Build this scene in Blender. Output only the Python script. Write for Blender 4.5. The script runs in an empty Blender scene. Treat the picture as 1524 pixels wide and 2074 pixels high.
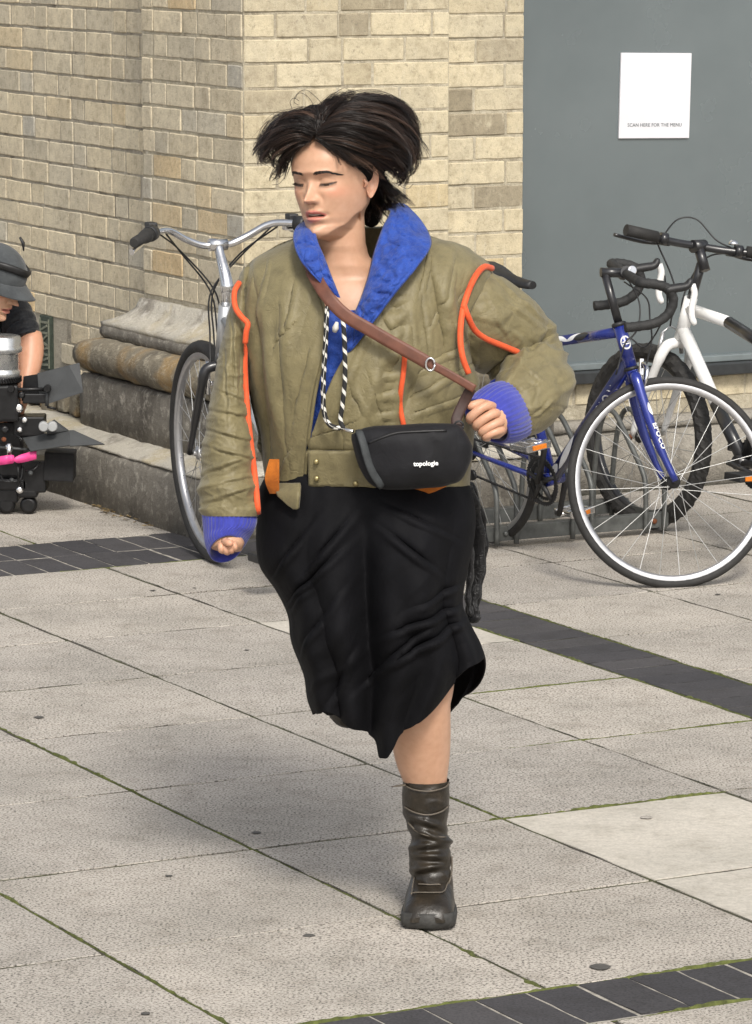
import bpy, bmesh, math, random
import numpy as np
from mathutils import Vector, Matrix, noise as mnoise
R = math.radians
random.seed(7)
rng = np.random.default_rng(11)
scene = bpy.context.scene
col = scene.collection

# ------------------------------------------------------------------ camera
CAM_H, FPX, HORIZON = 2.0, 8000.0, -200.0        # height (m), focal length and horizon in pixels of a 1524 px wide frame
PITCH = math.atan((1037 - HORIZON) / FPX)
cam = bpy.data.cameras.new('camera')
cam.sensor_fit = 'HORIZONTAL'
cam.sensor_width = 36.0
cam.lens = 36.0 * FPX / 1524
cam.clip_end = 500
cam.clip_start = 0.1
cam_o = bpy.data.objects.new('camera', cam)
col.objects.link(cam_o)
cam_o.location = (0, 0, CAM_H)
cam_o.rotation_euler = (math.pi / 2 - PITCH, 0, 0)
scene.camera = cam_o

# ------------------------------------------------------------------ sky and sun
SUN_EL, SUN_DIR = R(44), Vector((0.21, -0.978, 0)).normalized()
world = bpy.data.worlds.new('World')
scene.world = world
world.use_nodes = True
wn, wl = world.node_tree.nodes, world.node_tree.links
wn.clear()
sky = wn.new('ShaderNodeTexSky')
sky.sky_type = 'NISHITA'
sky.sun_disc = False
sky.sun_elevation = SUN_EL
sky.sun_rotation = math.atan2(SUN_DIR.x, SUN_DIR.y)
sky.air_density = 1.0
sky.dust_density = 4.0
sky.ozone_density = 0.6
hsv = wn.new('ShaderNodeHueSaturation')
hsv.inputs['Saturation'].default_value = 0.35       # thin high cloud: a milky sky
bg = wn.new('ShaderNodeBackground')
bg.inputs['Strength'].default_value = 0.15
out = wn.new('ShaderNodeOutputWorld')
wl.new(sky.outputs[0], hsv.inputs['Color'])
wl.new(hsv.outputs[0], bg.inputs[0])
wl.new(bg.outputs[0], out.inputs[0])
sun = bpy.data.lights.new('sun', 'SUN')
sun.energy = 2.15
sun.angle = R(11)
sun.color = (1.0, 0.95, 0.86)
sun_o = bpy.data.objects.new('sun', sun)
col.objects.link(sun_o)
sd = Vector((SUN_DIR.x * math.cos(SUN_EL), SUN_DIR.y * math.cos(SUN_EL), math.sin(SUN_EL)))
sun_o.rotation_euler = sd.to_track_quat('Z', 'Y').to_euler()
sun_o.location = sd * 30
vs = scene.view_settings
vs.view_transform = 'Standard'
vs.look = 'None'
vs.exposure = 0.24
vs.gamma = 1.0
vs.use_curve_mapping = False
scene.cycles.use_denoising = True
scene.cycles.max_bounces = 6

# ------------------------------------------------------------------ from measured image points to places
_c, _s = math.cos(PITCH), math.sin(PITCH)
def ray(px, py):
    x, y = (px - 762) / FPX, -(py - 1037) / FPX
    return Vector((x, _c + y * _s, -_s + y * _c))
def G(px, py, z=0.0):                   # the point of the level z seen at a pixel
    d = ray(px, py); t = (z - CAM_H) / d.z
    return Vector((d.x * t, d.y * t, z))
def D(px, py, Y):                       # the point at distance Y seen at a pixel
    d = ray(px, py); t = Y / d.y
    return Vector((d.x * t, Y, CAM_H + d.z * t))
BETA = R(27.8)                          # the paving and the building share one grid: u along the shop front, v into the building
UX = Vector((math.cos(BETA), math.sin(BETA), 0))
VX = Vector((-math.sin(BETA), math.cos(BETA), 0))
OO = Vector((-0.425, 12.681, 0))        # brick corner of the pier
def W(u, v, z=0.0):
    return OO + UX * u + VX * v + Vector((0, 0, z))
GRID = Matrix(((UX.x, VX.x, 0, OO.x), (UX.y, VX.y, 0, OO.y), (0, 0, 1, 0), (0, 0, 0, 1)))

# ------------------------------------------------------------------ object helpers
def link(o, parent=None):
    col.objects.link(o)
    if parent is not None:
        o.parent = parent
    return o
def tag(o, label=None, cat=None, group=None, kind=None):
    if label: o['label'] = label
    if cat: o['category'] = cat
    if group: o['group'] = group
    if kind: o['kind'] = kind
    return o
def empty(name, loc=(0, 0, 0), rot=(0, 0, 0)):
    o = bpy.data.objects.new(name, None)
    o.empty_display_size = 0.1
    link(o)
    o.location = loc
    o.rotation_euler = rot
    return o
def mesh(name, verts, faces, m=None, smooth=True):
    me = bpy.data.meshes.new(name)
    me.from_pydata([tuple(map(float, v)) for v in verts], [], [tuple(map(int, f)) for f in faces])
    if m is not None:
        me.materials.append(m)
    if smooth:
        me.polygons.foreach_set('use_smooth', [True] * len(me.polygons))
    me.update()
    return me
def obj(name, me, parent=None):
    return link(bpy.data.objects.new(name, me), parent)

class Buf:
    """collects the shapes of ONE part"""
    def __init__(self):
        self.v, self.f, self.s = [], [], []
        self.m = None
    def add(self, verts, faces, smooth=True):
        o = len(self.v)
        self.v += [Vector(p) if self.m is None else self.m @ Vector(p) for p in verts]
        self.f += [tuple(i + o for i in f) for f in faces]
        self.s += [smooth] * len(faces)
        return self
    def box(self, c, d, rot=None, bevel=0.0):
        hx, hy, hz = d[0] / 2, d[1] / 2, d[2] / 2
        bm = bmesh.new()
        bmesh.ops.create_cube(bm, size=1)
        bmesh.ops.scale(bm, vec=(d[0], d[1], d[2]), verts=bm.verts)
        if bevel > 0:
            bmesh.ops.bevel(bm, geom=bm.edges, offset=bevel, segments=2, affect='EDGES', profile=0.6)
        if rot is not None:
            bmesh.ops.transform(bm, matrix=rot.to_4x4(), verts=bm.verts)
        bm.verts.ensure_lookup_table()
        vs_ = [v.co + Vector(c) for v in bm.verts]
        fs_ = [[v.index for v in f.verts] for f in bm.faces]
        bm.free()
        return self.add(vs_, fs_, False)
    def loft(self, rings, closed=True, cap0=False, cap1=False, smooth=True):
        n = len(rings[0])
        vs_ = [p for r in rings for p in r]
        fs_ = []
        for i in range(len(rings) - 1):
            for j in range(n if closed else n - 1):
                k = (j + 1) % n
                fs_.append((i * n + j, i * n + k, (i + 1) * n + k, (i + 1) * n + j))
        self.add(vs_, fs_, smooth)
        o = len(self.v) - len(vs_)
        if cap0:
            self.f.append(tuple(o + j for j in range(n - 1, -1, -1))); self.s.append(False)
        if cap1:
            b = o + (len(rings) - 1) * n
            self.f.append(tuple(b + j for j in range(n))); self.s.append(False)
        return self
    def tube(self, path, r, seg=10, caps=True, closed=False, flat=1.0, up=None):
        p = [Vector(q) for q in path]
        n = len(p)
        rr = list(r) if hasattr(r, '__len__') else [r] * n
        rings = []
        nrm = None
        for i in range(n):
            if closed:
                t = p[(i + 1) % n] - p[i - 1]
            else:
                t = p[min(i + 1, n - 1)] - p[max(i - 1, 0)]
            t.normalize()
            if nrm is None:
                a = Vector(up) if up is not None else (Vector((0, 0, 1)) if abs(t.z) < .9 else Vector((1, 0, 0)))
                nrm = (a - t * a.dot(t)).normalized()
            else:
                nrm = (nrm - t * nrm.dot(t)).normalized()
            b = t.cross(nrm)
            rings.append([p[i] + (nrm * math.cos(2 * math.pi * k / seg) * flat + b * math.sin(2 * math.pi * k / seg)) * rr[i] for k in range(seg)])
        if closed:
            rings.append(rings[0])
            return self.loft(rings)
        return self.loft(rings, True, caps, caps)
    def ring(self, c, axis, R0, r, n=48, seg=8, flat=1.0):
        c, ax = Vector(c), Vector(axis).normalized()
        a = ax.orthogonal().normalized(); b = ax.cross(a)
        rings = []
        for i in range(n + 1):
            t = 2 * math.pi * i / n
            d = a * math.cos(t) + b * math.sin(t)
            rings.append([c + d * (R0 + r * math.cos(2 * math.pi * k / seg)) + ax * r * flat * math.sin(2 * math.pi * k / seg) for k in range(seg)])
        return self.loft(rings)
    def lathe(self, c, axis, prof, n=32, cap=True):
        """prof: (radius, along-axis) pairs"""
        c, ax = Vector(c), Vector(axis).normalized()
        a = ax.orthogonal().normalized(); b = ax.cross(a)
        rings = [[c + ax * h + (a * math.cos(2 * math.pi * k / n) + b * math.sin(2 * math.pi * k / n)) * rad for k in range(n)] for rad, h in prof]
        return self.loft(rings, True, cap, cap)
    def build(self, name, m, parent=None):
        me = bpy.data.meshes.new(name)
        me.from_pydata([tuple(p) for p in self.v], [], self.f)
        me.materials.append(m)
        me.polygons.foreach_set('use_smooth', self.s)
        me.update()
        return obj(name, me, parent)

def lerp(a, b, t):
    return a + (b - a) * t
def curve(pts, n):
    """Catmull-Rom through points"""
    P = [Vector(p) for p in pts]
    P = [P[0] * 2 - P[1]] + P + [P[-1] * 2 - P[-2]]
    out_ = []
    m = len(P) - 3
    for i in range(n):
        t = i / (n - 1) * m
        k = min(int(t), m - 1); t -= k
        a, b, c, d = P[k:k + 4]
        out_.append(0.5 * ((2 * b) + (c - a) * t + (2 * a - 5 * b + 4 * c - d) * t * t + (3 * b - a - 3 * c + d) * t ** 3))
    return out_
def interp(xs, ys, x):
    """smooth monotone-ish interpolation of scalars or vectors through keys"""
    if x <= xs[0]: return ys[0]
    if x >= xs[-1]: return ys[-1]
    for i in range(len(xs) - 1):
        if x <= xs[i + 1]:
            t = (x - xs[i]) / (xs[i + 1] - xs[i])
            t = t * t * (3 - 2 * t) * .5 + t * .5
            return lerp(ys[i], ys[i + 1], t)
# ------------------------------------------------------------------ materials
def nodes(name):
    m = bpy.data.materials.new(name)
    m.use_nodes = True
    nt = m.node_tree
    b = nt.nodes['Principled BSDF']
    return m, nt.nodes, nt.links, b
def rgb(r, g, b):
    """an sRGB triple 0-255 as linear"""
    f = lambda c: ((c / 255 + .055) / 1.055) ** 2.4 if c > 10 else c / 255 / 12.92
    return (f(r), f(g), f(b), 1)
def tex_noise(N, L, co, scale, detail=4, rough=.55):
    t = N.new('ShaderNodeTexNoise')
    t.inputs['Scale'].default_value = scale
    t.inputs['Detail'].default_value = detail
    t.inputs['Roughness'].default_value = rough
    L.new(co, t.inputs['Vector'])
    return t.outputs[0]
def ramp(N, L, fac, stops, interp_='LINEAR'):
    r = N.new('ShaderNodeValToRGB')
    r.color_ramp.interpolation = interp_
    e = r.color_ramp.elements
    while len(e) > 1: e.remove(e[-1])
    e[0].position, e[0].color = stops[0]
    for p, c in stops[1:]:
        x = e.new(p); x.color = c
    L.new(fac, r.inputs[0])
    return r.outputs[0]
def mix(N, L, fac, a, b, mode='MIX'):
    x = N.new('ShaderNodeMix')
    x.data_type = 'RGBA'; x.blend_type = mode
    for s, val in ((0, fac), (6, a), (7, b)):
        if isinstance(val, (int, float)): x.inputs[s].default_value = val
        elif isinstance(val, tuple): x.inputs[s].default_value = val
        else: L.new(val, x.inputs[s])
    return x.outputs[2]
def math_(N, L, op, a, b=None):
    x = N.new('ShaderNodeMath'); x.operation = op
    for s, val in ((0, a), (1, b)):
        if val is None: continue
        if isinstance(val, (int, float)): x.inputs[s].default_value = val
        else: L.new(val, x.inputs[s])
    return x.outputs[0]
def bump(N, L, b, h, strength, dist=.002, prev=None):
    x = N.new('ShaderNodeBump')
    x.inputs['Strength'].default_value = strength
    x.inputs['Distance'].default_value = dist
    L.new(h, x.inputs['Height'])
    if prev is not None: L.new(prev, x.inputs['Normal'])
    L.new(x.outputs[0], b.inputs['Normal'])
    return x.outputs[0]
def coords(N, L, kind='Object', jitter=True):
    tc = N.new('ShaderNodeTexCoord')
    co = tc.outputs[kind]
    if jitter:
        oi = N.new('ShaderNodeObjectInfo')
        mp = N.new('ShaderNodeVectorMath'); mp.operation = 'ADD'
        mu = N.new('ShaderNodeMath'); mu.operation = 'MULTIPLY'; mu.inputs[1].default_value = 37.0
        L.new(oi.outputs['Random'], mu.inputs[0])
        L.new(co, mp.inputs[0]); L.new(mu.outputs[0], mp.inputs[1])
        return mp.outputs[0], oi.outputs['Random']
    return co, None
def world_pos(N):
    return N.new('ShaderNodeNewGeometry').outputs['Position']

def simple(name, c, rough=.5, metal=0.0, var=.2, scale=30, bmp=0.0, bscale=200, bdist=.001, coat=0.0, spec=None, rvar=.12):
    """painted or moulded surface with slight dirt and gloss variation"""
    m, N, L, b = nodes(name)
    co = world_pos(N)
    n = tex_noise(N, L, co, scale, 5, .6)
    c = c if len(c) == 4 else (*c, 1)
    dark = tuple(x * (1 - var) for x in c[:3]) + (1,)
    lite = tuple(min(1, x * (1 + var * .6)) for x in c[:3]) + (1,)
    L.new(ramp(N, L, n, [(.3, dark), (.7, lite)]), b.inputs['Base Color'])
    rr = N.new('ShaderNodeMapRange')
    rr.inputs['To Min'].default_value = max(0.03, rough - rvar); rr.inputs['To Max'].default_value = min(1, rough + rvar)
    L.new(tex_noise(N, L, co, scale * 2.3, 3), rr.inputs[0])
    L.new(rr.outputs[0], b.inputs['Roughness'])
    b.inputs['Metallic'].default_value = metal
    b.inputs['Coat Weight'].default_value = coat
    b.inputs['Coat Roughness'].default_value = .12
    if spec is not None: b.inputs['Specular IOR Level'].default_value = spec
    if bmp: bump(N, L, b, tex_noise(N, L, co, bscale, 3), bmp, bdist)
    return m

def slab_mat(name, base, speck, amount=.55, tint=.10):
    m, N, L, b = nodes(name)
    co = world_pos(N)
    oi = N.new('ShaderNodeObjectInfo').outputs['Random']
    g1 = tex_noise(N, L, co, 180, 2, .6)          # grains of the exposed aggregate
    g2 = tex_noise(N, L, co, 70, 3, .6)
    big = tex_noise(N, L, co, 2.3, 5, .6)
    mid = tex_noise(N, L, co, 11, 4, .65)
    light = tuple(min(1, c * 1.13) for c in base[:3]) + (1,)
    dk = tuple(c * .80 for c in base[:3]) + (1,)
    c0 = ramp(N, L, g1, [(.36, speck), (.45, dk), (.54, base), (.66, light)])
    c1 = ramp(N, L, g2, [(.36, dk), (.6, base)])
    c = mix(N, L, 1 - amount, c0, c1)
    blot = ramp(N, L, big, [(.3, (.80, .80, .79, 1)), (.62, (1.04, 1.03, 1.02, 1))])
    c = mix(N, L, 1.0, c, blot, 'MULTIPLY')
    blot2 = ramp(N, L, mid, [(.28, (.80, .79, .77, 1)), (.5, (1, 1, 1, 1)), (.8, (1.05, 1.05, 1.05, 1))])
    c = mix(N, L, 1.0, c, blot2, 'MULTIPLY')
    tv = ramp(N, L, oi, [(0, (1 - tint, 1 - tint, 1 - tint * .9, 1)), (1, (1 + tint * .6, 1 + tint * .5, 1 + tint * .4, 1))])
    c = mix(N, L, 1.0, c, tv, 'MULTIPLY')
    L.new(c, b.inputs['Base Color'])
    b.inputs['Roughness'].default_value = .9
    b.inputs['Specular IOR Level'].default_value = .3
    h = mix(N, L, .5, g1, g2)
    bump(N, L, b, h, .45, .003)
    return m

def stone_mat(name, base, dark, pale, ochre=None, s=6.0):
    """weathered limestone: lime streaks, soot, chipped relief"""
    m, N, L, b = nodes(name)
    co = world_pos(N)
    st = N.new('ShaderNodeMapping'); st.inputs['Scale'].default_value = (1, 1, .35)
    L.new(co, st.inputs['Vector'])
    n1 = tex_noise(N, L, st.outputs[0], s, 6, .65)
    n2 = tex_noise(N, L, co, s * 4.5, 6, .7)
    n3 = tex_noise(N, L, co, s * 30, 3, .6)
    c = ramp(N, L, n1, [(.3, dark), (.5, base), (.68, base), (.74, pale)])
    if ochre:
        c = mix(N, L, ramp(N, L, tex_noise(N, L, co, s * .7, 4), [(.5, (0, 0, 0, 1)), (.62, (.8, .8, .8, 1))]), c, ochre)
    c = mix(N, L, ramp(N, L, n2, [(.52, (0, 0, 0, 1)), (.68, (.75, .75, .75, 1))]), c, pale)
    c = mix(N, L, ramp(N, L, n2, [(.28, (.7, .7, .7, 1)), (.4, (0, 0, 0, 1))]), c, dark)
    c = mix(N, L, 1.0, c, ramp(N, L, n3, [(.3, (.8, .8, .8, 1)), (.6, (1.05, 1.05, 1.05, 1))]), 'MULTIPLY')
    L.new(c, b.inputs['Base Color'])
    b.inputs['Roughness'].default_value = .92
    p = bump(N, L, b, n2, .7, .012)
    bump(N, L, b, n3, .5, .003, p)
    return m

def brick_mat(name, stops, soot=.5, pale=(.62, .58, .48, 1)):
    m, N, L, b = nodes(name)
    co, rnd = coords(N, L, 'Object', True)
    pos = world_pos(N)
    base = ramp(N, L, rnd, stops)
    n1 = tex_noise(N, L, pos, 26, 6, .7)
    n2 = tex_noise(N, L, pos, 75, 5, .7)
    n3 = tex_noise(N, L, pos, 320, 2, .6)
    n4 = tex_noise(N, L, pos, 3.0, 4, .6)
    st = N.new('ShaderNodeMapping'); st.inputs['Scale'].default_value = (1, 1, .3)
    L.new(pos, st.inputs['Vector'])
    n5 = tex_noise(N, L, st.outputs[0], 45, 5, .7)
    c = mix(N, L, 1.0, base, ramp(N, L, n1, [(.3, (.72, .70, .67, 1)), (.5, (1, 1, 1, 1)), (.72, (1.14, 1.14, 1.12, 1))]), 'MULTIPLY')
    c = mix(N, L, ramp(N, L, n5, [(.55, (0, 0, 0, 1)), (.72, (.55, .55, .55, 1))]), c, pale)
    sootc = (.11, .095, .075, 1)
    c = mix(N, L, ramp(N, L, n2, [(.27, (soot, soot, soot, 1)), (.43, (0, 0, 0, 1))]), c, sootc)
    c = mix(N, L, 1.0, c, ramp(N, L, n4, [(.32, (.84, .84, .85, 1)), (.65, (1.07, 1.06, 1.04, 1))]), 'MULTIPLY')
    c = mix(N, L, 1.0, c, ramp(N, L, n3, [(.3, (.86, .86, .86, 1)), (.6, (1.03, 1.03, 1.03, 1))]), 'MULTIPLY')
    L.new(c, b.inputs['Base Color'])
    b.inputs['Roughness'].default_value = .93
    b.inputs['Specular IOR Level'].default_value = .25
    p = bump(N, L, b, n2, .55, .006)
    bump(N, L, b, n3, .4, .002, p)
    return m

def fabric(name, c, c2=None, weave=900, wr=.35, sheen=.25, rough=.85, big=14, crease=1.0, var=.22, wdist=.004):
    """woven cloth: faded patches, crumple relief, fine thread"""
    m, N, L, b = nodes(name)
    co = world_pos(N)
    c = c if len(c) == 4 else (*c, 1)
    c2 = c2 or tuple(x * (1 - var * 1.5) for x in c[:3]) + (1,)
    n1 = tex_noise(N, L, co, big, 5, .62)
    n2 = tex_noise(N, L, co, big * 3.2, 4, .6)
    n3 = tex_noise(N, L, co, weave, 2, .5)
    cc = ramp(N, L, n1, [(.28, c2), (.55, c), (.8, tuple(min(1, x * (1 + var * .7)) for x in c[:3]) + (1,))])
    cc = mix(N, L, 1.0, cc, ramp(N, L, n3, [(.3, (.86, .86, .86, 1)), (.65, (1.05, 1.05, 1.05, 1))]), 'MULTIPLY')
    L.new(cc, b.inputs['Base Color'])
    b.inputs['Roughness'].default_value = rough
    b.inputs['Sheen Weight'].default_value = sheen
    b.inputs['Sheen Roughness'].default_value = .5
    b.inputs['Specular IOR Level'].default_value = .25
    wv = N.new('ShaderNodeMapping'); wv.inputs['Rotation'].default_value = (.3, .5, .2)
    L.new(co, wv.inputs['Vector'])
    dist = N.new('ShaderNodeVectorMath'); dist.operation = 'MULTIPLY_ADD'
    L.new(tex_noise(N, L, co, big * .8, 2), dist.inputs[0]); dist.inputs[1].default_value = (.12, .12, .12); L.new(wv.outputs[0], dist.inputs[2])
    w1 = tex_noise(N, L, dist.outputs[0], big * 1.6, 3, .5)
    ridge = math_(N, L, 'ABSOLUTE', math_(N, L, 'SUBTRACT', w1, .5))
    p = bump(N, L, b, ridge, wr * crease, wdist * 4)
    p = bump(N, L, b, n2, wr * .7 * crease, wdist * 1.2, p)
    bump(N, L, b, n3, .22, .0008, p)
    return m

M = {}
M['slab'] = slab_mat('aggregate_slab', (.45, .418, .372, 1), (.075, .067, .058, 1), .92, .10)
M['slab_pale'] = slab_mat('pale_slab', (.56, .525, .46, 1), (.36, .33, .28, 1), .25, .06)
M['paver'] = slab_mat('dark_paver', (.070, .068, .072, 1), (.03, .03, .032, 1), .5, .22)
M['stone'] = stone_mat('weathered_stone', (.17, .155, .13, 1), (.075, .066, .054, 1), (.40, .375, .32, 1))
M['stone_ochre'] = stone_mat('ochre_stone', (.19, .165, .12, 1), (.075, .065, .05, 1), (.42, .38, .29, 1), (.30, .19, .07, 1))
M['stone_pale'] = stone_mat('pale_stone', (.44, .41, .345, 1), (.20, .18, .15, 1), (.56, .53, .47, 1), (.42, .36, .24, 1))
M['stone_step'] = stone_mat('plinth_stone', (.27, .25, .215, 1), (.15, .135, .115, 1), (.36, .34, .29, 1))
M['brick_grey'] = brick_mat('weathered_brick', [(0, (0.623, 0.544, 0.393, 1)), (.25, (0.538, 0.476, 0.355, 1)), (.45, (0.666, 0.586, 0.432, 1)), (.62, (0.481, 0.434, 0.337, 1)), (.74, (0.637, 0.565, 0.419, 1)), (.86, (0.468, 0.441, 0.374, 1)), (.95, (0.623, 0.531, 0.369, 1)), (1, (0.609, 0.468, 0.279, 1))], .6, (0.707, 0.634, 0.469, 1))
M['brick_cream'] = brick_mat('cream_brick', [(0, (0.487, 0.421, 0.290, 1)), (.3, (0.551, 0.484, 0.341, 1)), (.55, (0.477, 0.421, 0.303, 1)), (.78, (0.551, 0.489, 0.354, 1)), (.86, (0.395, 0.344, 0.246, 1)), (.93, (0.230, 0.199, 0.143, 1)), (.96, (0.459, 0.398, 0.276, 1)), (1, (0.496, 0.398, 0.233, 1))], .55, (0.569, 0.516, 0.389, 1))
M['mortar'] = stone_mat('lime_mortar', (.36, .325, .26, 1), (.13, .11, .08, 1), (.46, .42, .33, 1), None, 9)
M['mortar_pale'] = stone_mat('pale_mortar', (.42, .375, .28, 1), (.20, .17, .12, 1), (.55, .50, .40, 1), None, 9)
def joint_mat():
    m, N, L, b = nodes('joint_soil')
    co = world_pos(N)
    c = ramp(N, L, tex_noise(N, L, co, 3.0, 4, .6), [(.40, (.050, .042, .032, 1)), (.56, (.062, .066, .026, 1)), (.7, (.055, .046, .035, 1))])
    c = mix(N, L, 1.0, c, ramp(N, L, tex_noise(N, L, co, 160, 3), [(.3, (.6, .6, .6, 1)), (.7, (1.3, 1.3, 1.3, 1))]), 'MULTIPLY')
    L.new(c, b.inputs['Base Color']); b.inputs['Roughness'].default_value = 1
    bump(N, L, b, tex_noise(N, L, co, 200, 3), .8, .006)
    return m
M['joint'] = joint_mat()
M['sand_joint'] = simple('pale_joint_sand', (.34, .315, .27), .95, 0, .5, 40)
M['moss'] = simple('moss', (.105, .120, .030), 1.0, 0, .55, 60, .8, 400, .004)
M['gum'] = simple('trodden_gum', (.085, .08, .072), .8, 0, .3, 60)
M['film'] = None
def glass_film():
    m, N, L, b = nodes('grey_filmed_glass')
    co = world_pos(N)
    n = tex_noise(N, L, co, 1.1, 5, .6)
    L.new(ramp(N, L, n, [(.3, (.078, .098, .104, 1)), (.7, (.118, .142, .148, 1))]), b.inputs['Base Color'])
    rr = N.new('ShaderNodeMapRange'); rr.inputs['To Min'].default_value = .20; rr.inputs['To Max'].default_value = .32
    L.new(tex_noise(N, L, co, 5, 4), rr.inputs[0]); L.new(rr.outputs[0], b.inputs['Roughness'])
    b.inputs['Specular IOR Level'].default_value = .8
    b.inputs['Coat Weight'].default_value = 1.0; b.inputs['Coat IOR'].default_value = 1.6; b.inputs['Coat Roughness'].default_value = .26
    bump(N, L, b, tex_noise(N, L, co, 3, 2), .05, .01)
    return m
M['film'] = glass_film()
M['frame_dark'] = simple('dark_window_frame', (.035, .038, .04), .4, .2, .3, 20)
M['frame_grey'] = simple('grey_window_sill', (.20, .23, .235), .35, .3, .2, 8)
M['white_sign'] = simple('white_sign_board', (.64, .64, .67), .4, 0, .04, 10)
M['ink'] = simple('dark_ink', (.10, .12, .125), .6, 0, .1, 10)
M['white_ink'] = simple('white_print', (.78, .78, .78), .5, 0, .08, 60)
M['grey_ink'] = simple('silver_print', (.62, .63, .66), .4, .2, .1, 60)
M['rubber'] = simple('tyre_rubber', (.022, .021, .02), .75, 0, .4, 25, .5, 300, .002)
M['alu'] = simple('brushed_rim', (.50, .50, .51), .4, .85, .14, 30)
M['chrome'] = simple('polished_alloy', (.75, .75, .76), .18, 1, .1, 30)
M['steel'] = simple('spoke_steel', (.50, .50, .49), .35, .7, .2, 60)
M['blue_paint'] = simple('blue_bike_paint', (.012, .026, .22), .28, .25, .25, 12, coat=.8)
M['white_paint'] = simple('white_bike_paint', (.74, .74, .73), .3, 0, .12, 9, coat=.5)
M['black_paint'] = simple('black_paint', (.016, .016, .018), .35, 0, .3, 12, coat=.3)
M['silver_paint'] = simple('silver_bike_paint', (.42, .43, .44), .35, .6, .12, 12)
M['black_plastic'] = simple('black_plastic', (.016, .016, .017), .5, 0, .4, 40, .3, 400)
M['bar_tape'] = simple('black_bar_tape', (.018, .018, .018), .7, 0, .4, 50, .7, 260, .002)
M['galv'] = simple('galvanised_steel', (.12, .125, .12), .55, .5, .35, 25, .3, 120)
M['rust'] = simple('rusty_bolt', (.15, .05, .02), .9, .2, .4, 90)
M['amber'] = simple('amber_reflector', (.70, .20, .02), .25, 0, .15, 50)
M['paper'] = simple('scrap_paper', (.75, .75, .73), .8, 0, .1, 40)
M['leaf'] = simple('dry_leaf', (.20, .14, .06), .9, 0, .5, 60)
# ------------------------------------------------------------------ ground
def sheet(name, u0, u1, v0, v1, z, m, parent=None):
    o = obj(name, mesh(name, [(u0, v0, z), (u1, v0, z), (u1, v1, z), (u0, v1, z)], [(0, 1, 2, 3)], m, False), parent)
    return o
ground = sheet('ground', -120, 120, -60, 200, -0.03, M['slab'])
ground.matrix_world = GRID
tag(ground, kind='structure')
pavement = sheet('pavement', -4.5, 3.1, -6.8, 2.6, -0.0025, M['joint'])
pavement.matrix_world = GRID
tag(pavement, kind='structure')
def slab_mesh(name, sx, sy, th, bev, m, jit=.0012, n=10, seed=0):
    """a paving unit with softly broken arrises: rows of edge points wander a little"""
    rr = np.random.default_rng(seed)
    def loop(ins, z):
        pts = []
        for side in range(4):
            for k in range(n):
                t = k / n
                a = (-1 + 2 * t)
                x, y = ((a, -1), (1, a), (-a, 1), (-1, -a))[side]
                pts.append((x * (sx / 2 - ins) + rr.normal(0, jit), y * (sy / 2 - ins) + rr.normal(0, jit), z))
        return pts
    b = Buf()
    b.loft([loop(.001, -th), loop(0, -bev), loop(bev * .25, 0)], True, False, True, False)
    me = bpy.data.meshes.new(name)
    me.from_pydata([tuple(p) for p in b.v], [], b.f)
    me.materials.append(m)
    me.update()
    return me
_slab_cache = {}
def lay(name, u0, u1, v0, v1, m, key, gap=.007, bev=.0015, dz=.0007, variants=4, jit=.0012, n=10):
    sx, sy = round(u1 - u0 - gap, 3), round(v1 - v0 - gap, 3)
    kk = (key, sx, sy, random.randrange(variants))
    if kk not in _slab_cache:
        _slab_cache[kk] = slab_mesh(name, sx, sy, .02, bev, m, jit, n, len(_slab_cache))
    o = obj(name, _slab_cache[kk], pavement)
    o.location = ((u0 + u1) / 2 + random.uniform(-.001, .001), (v0 + v1) / 2 + random.uniform(-.001, .001), random.uniform(-dz, dz))
    o.rotation_euler = (random.uniform(-.0015, .0015), random.uniform(-.0015, .0015), random.uniform(-.002, .002))
    return o
WU = [-4.40, -3.79, -3.175, -2.56, -1.935, -1.325, -.745, -.24]
WV = [-5.26, -4.65, -4.02, -3.39, -2.77, -2.19, -1.62, -1.09, -.57]
EU = [-.01, .50, 1.11, 1.72, 2.33, 2.95]
EV = [-5.26, -4.65, -4.03, -3.41, -2.82, -2.26, -1.70, -1.12, -.53, .03]
NV = [-.05, .57, 1.18, 1.80, 2.41]
NU = [-4.40, -3.79, -3.18, -2.58, -1.98, -1.37, -.76, -.25]
SV = [-6.70, -6.10, -5.495]
SU = WU[:-1] + [-.135, .48, 1.09, 1.70, 2.31, 2.95]
for us, vs_, in ((WU, WV), (EU, EV), (NU, NV), (SU, SV)):
    for i in range(len(us) - 1):
        for j in range(len(vs_) - 1):
            if us is EU and vs_[j] < -3.3 and us[i] > 1.2: continue
            pale = us is WU and abs(us[i] + 1.325) < .01 and vs_[j] < -4.6 and vs_[j] > -5.3
            pale = pale or (us is WU and abs(us[i] + .745) < .01 and abs(vs_[j] + 2.19) < .01)
            lay('paving_slab', us[i], us[i + 1], vs_[j], vs_[j + 1], M['slab_pale'] if pale else M['slab'], 'p' if pale else 's', gap=.0095 + random.random() * .004)
# dark paver bands on beds of pale sand
for bnd in ((-4.4, -.24, -.57, -.05), (-.24, -.01, -5.26, -.05), (-4.4, 2.95, -5.495, -5.26)):
    sheet('joint_bed', *bnd, -.0016, M['sand_joint'] if bnd[0] != -.24 else M['joint'], pavement)
x = -4.39
while x < -.26:
    for v0, v1 in ((-.565, -.312), (-.308, -.055)):
        lay('paving_brick', x, x + .1115, v0, v1, M['paver'], 'k', .006, .004, .0015, 6, .0012, 5)
    x += .1115
y = -5.255
while y < -.16:
    lay('paving_brick', -.236, -.014, y, y + .112, M['paver'], 'k', .0045, .003, .0012, 6, .001, 5)
    y += .112
x = -4.39
while x < 2.9:
    lay('paving_brick', x, x + .1095, -5.492, -5.263, M['paver'], 'k', .006, .004, .0015, 6, .0012, 5)
    x += .1095
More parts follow.
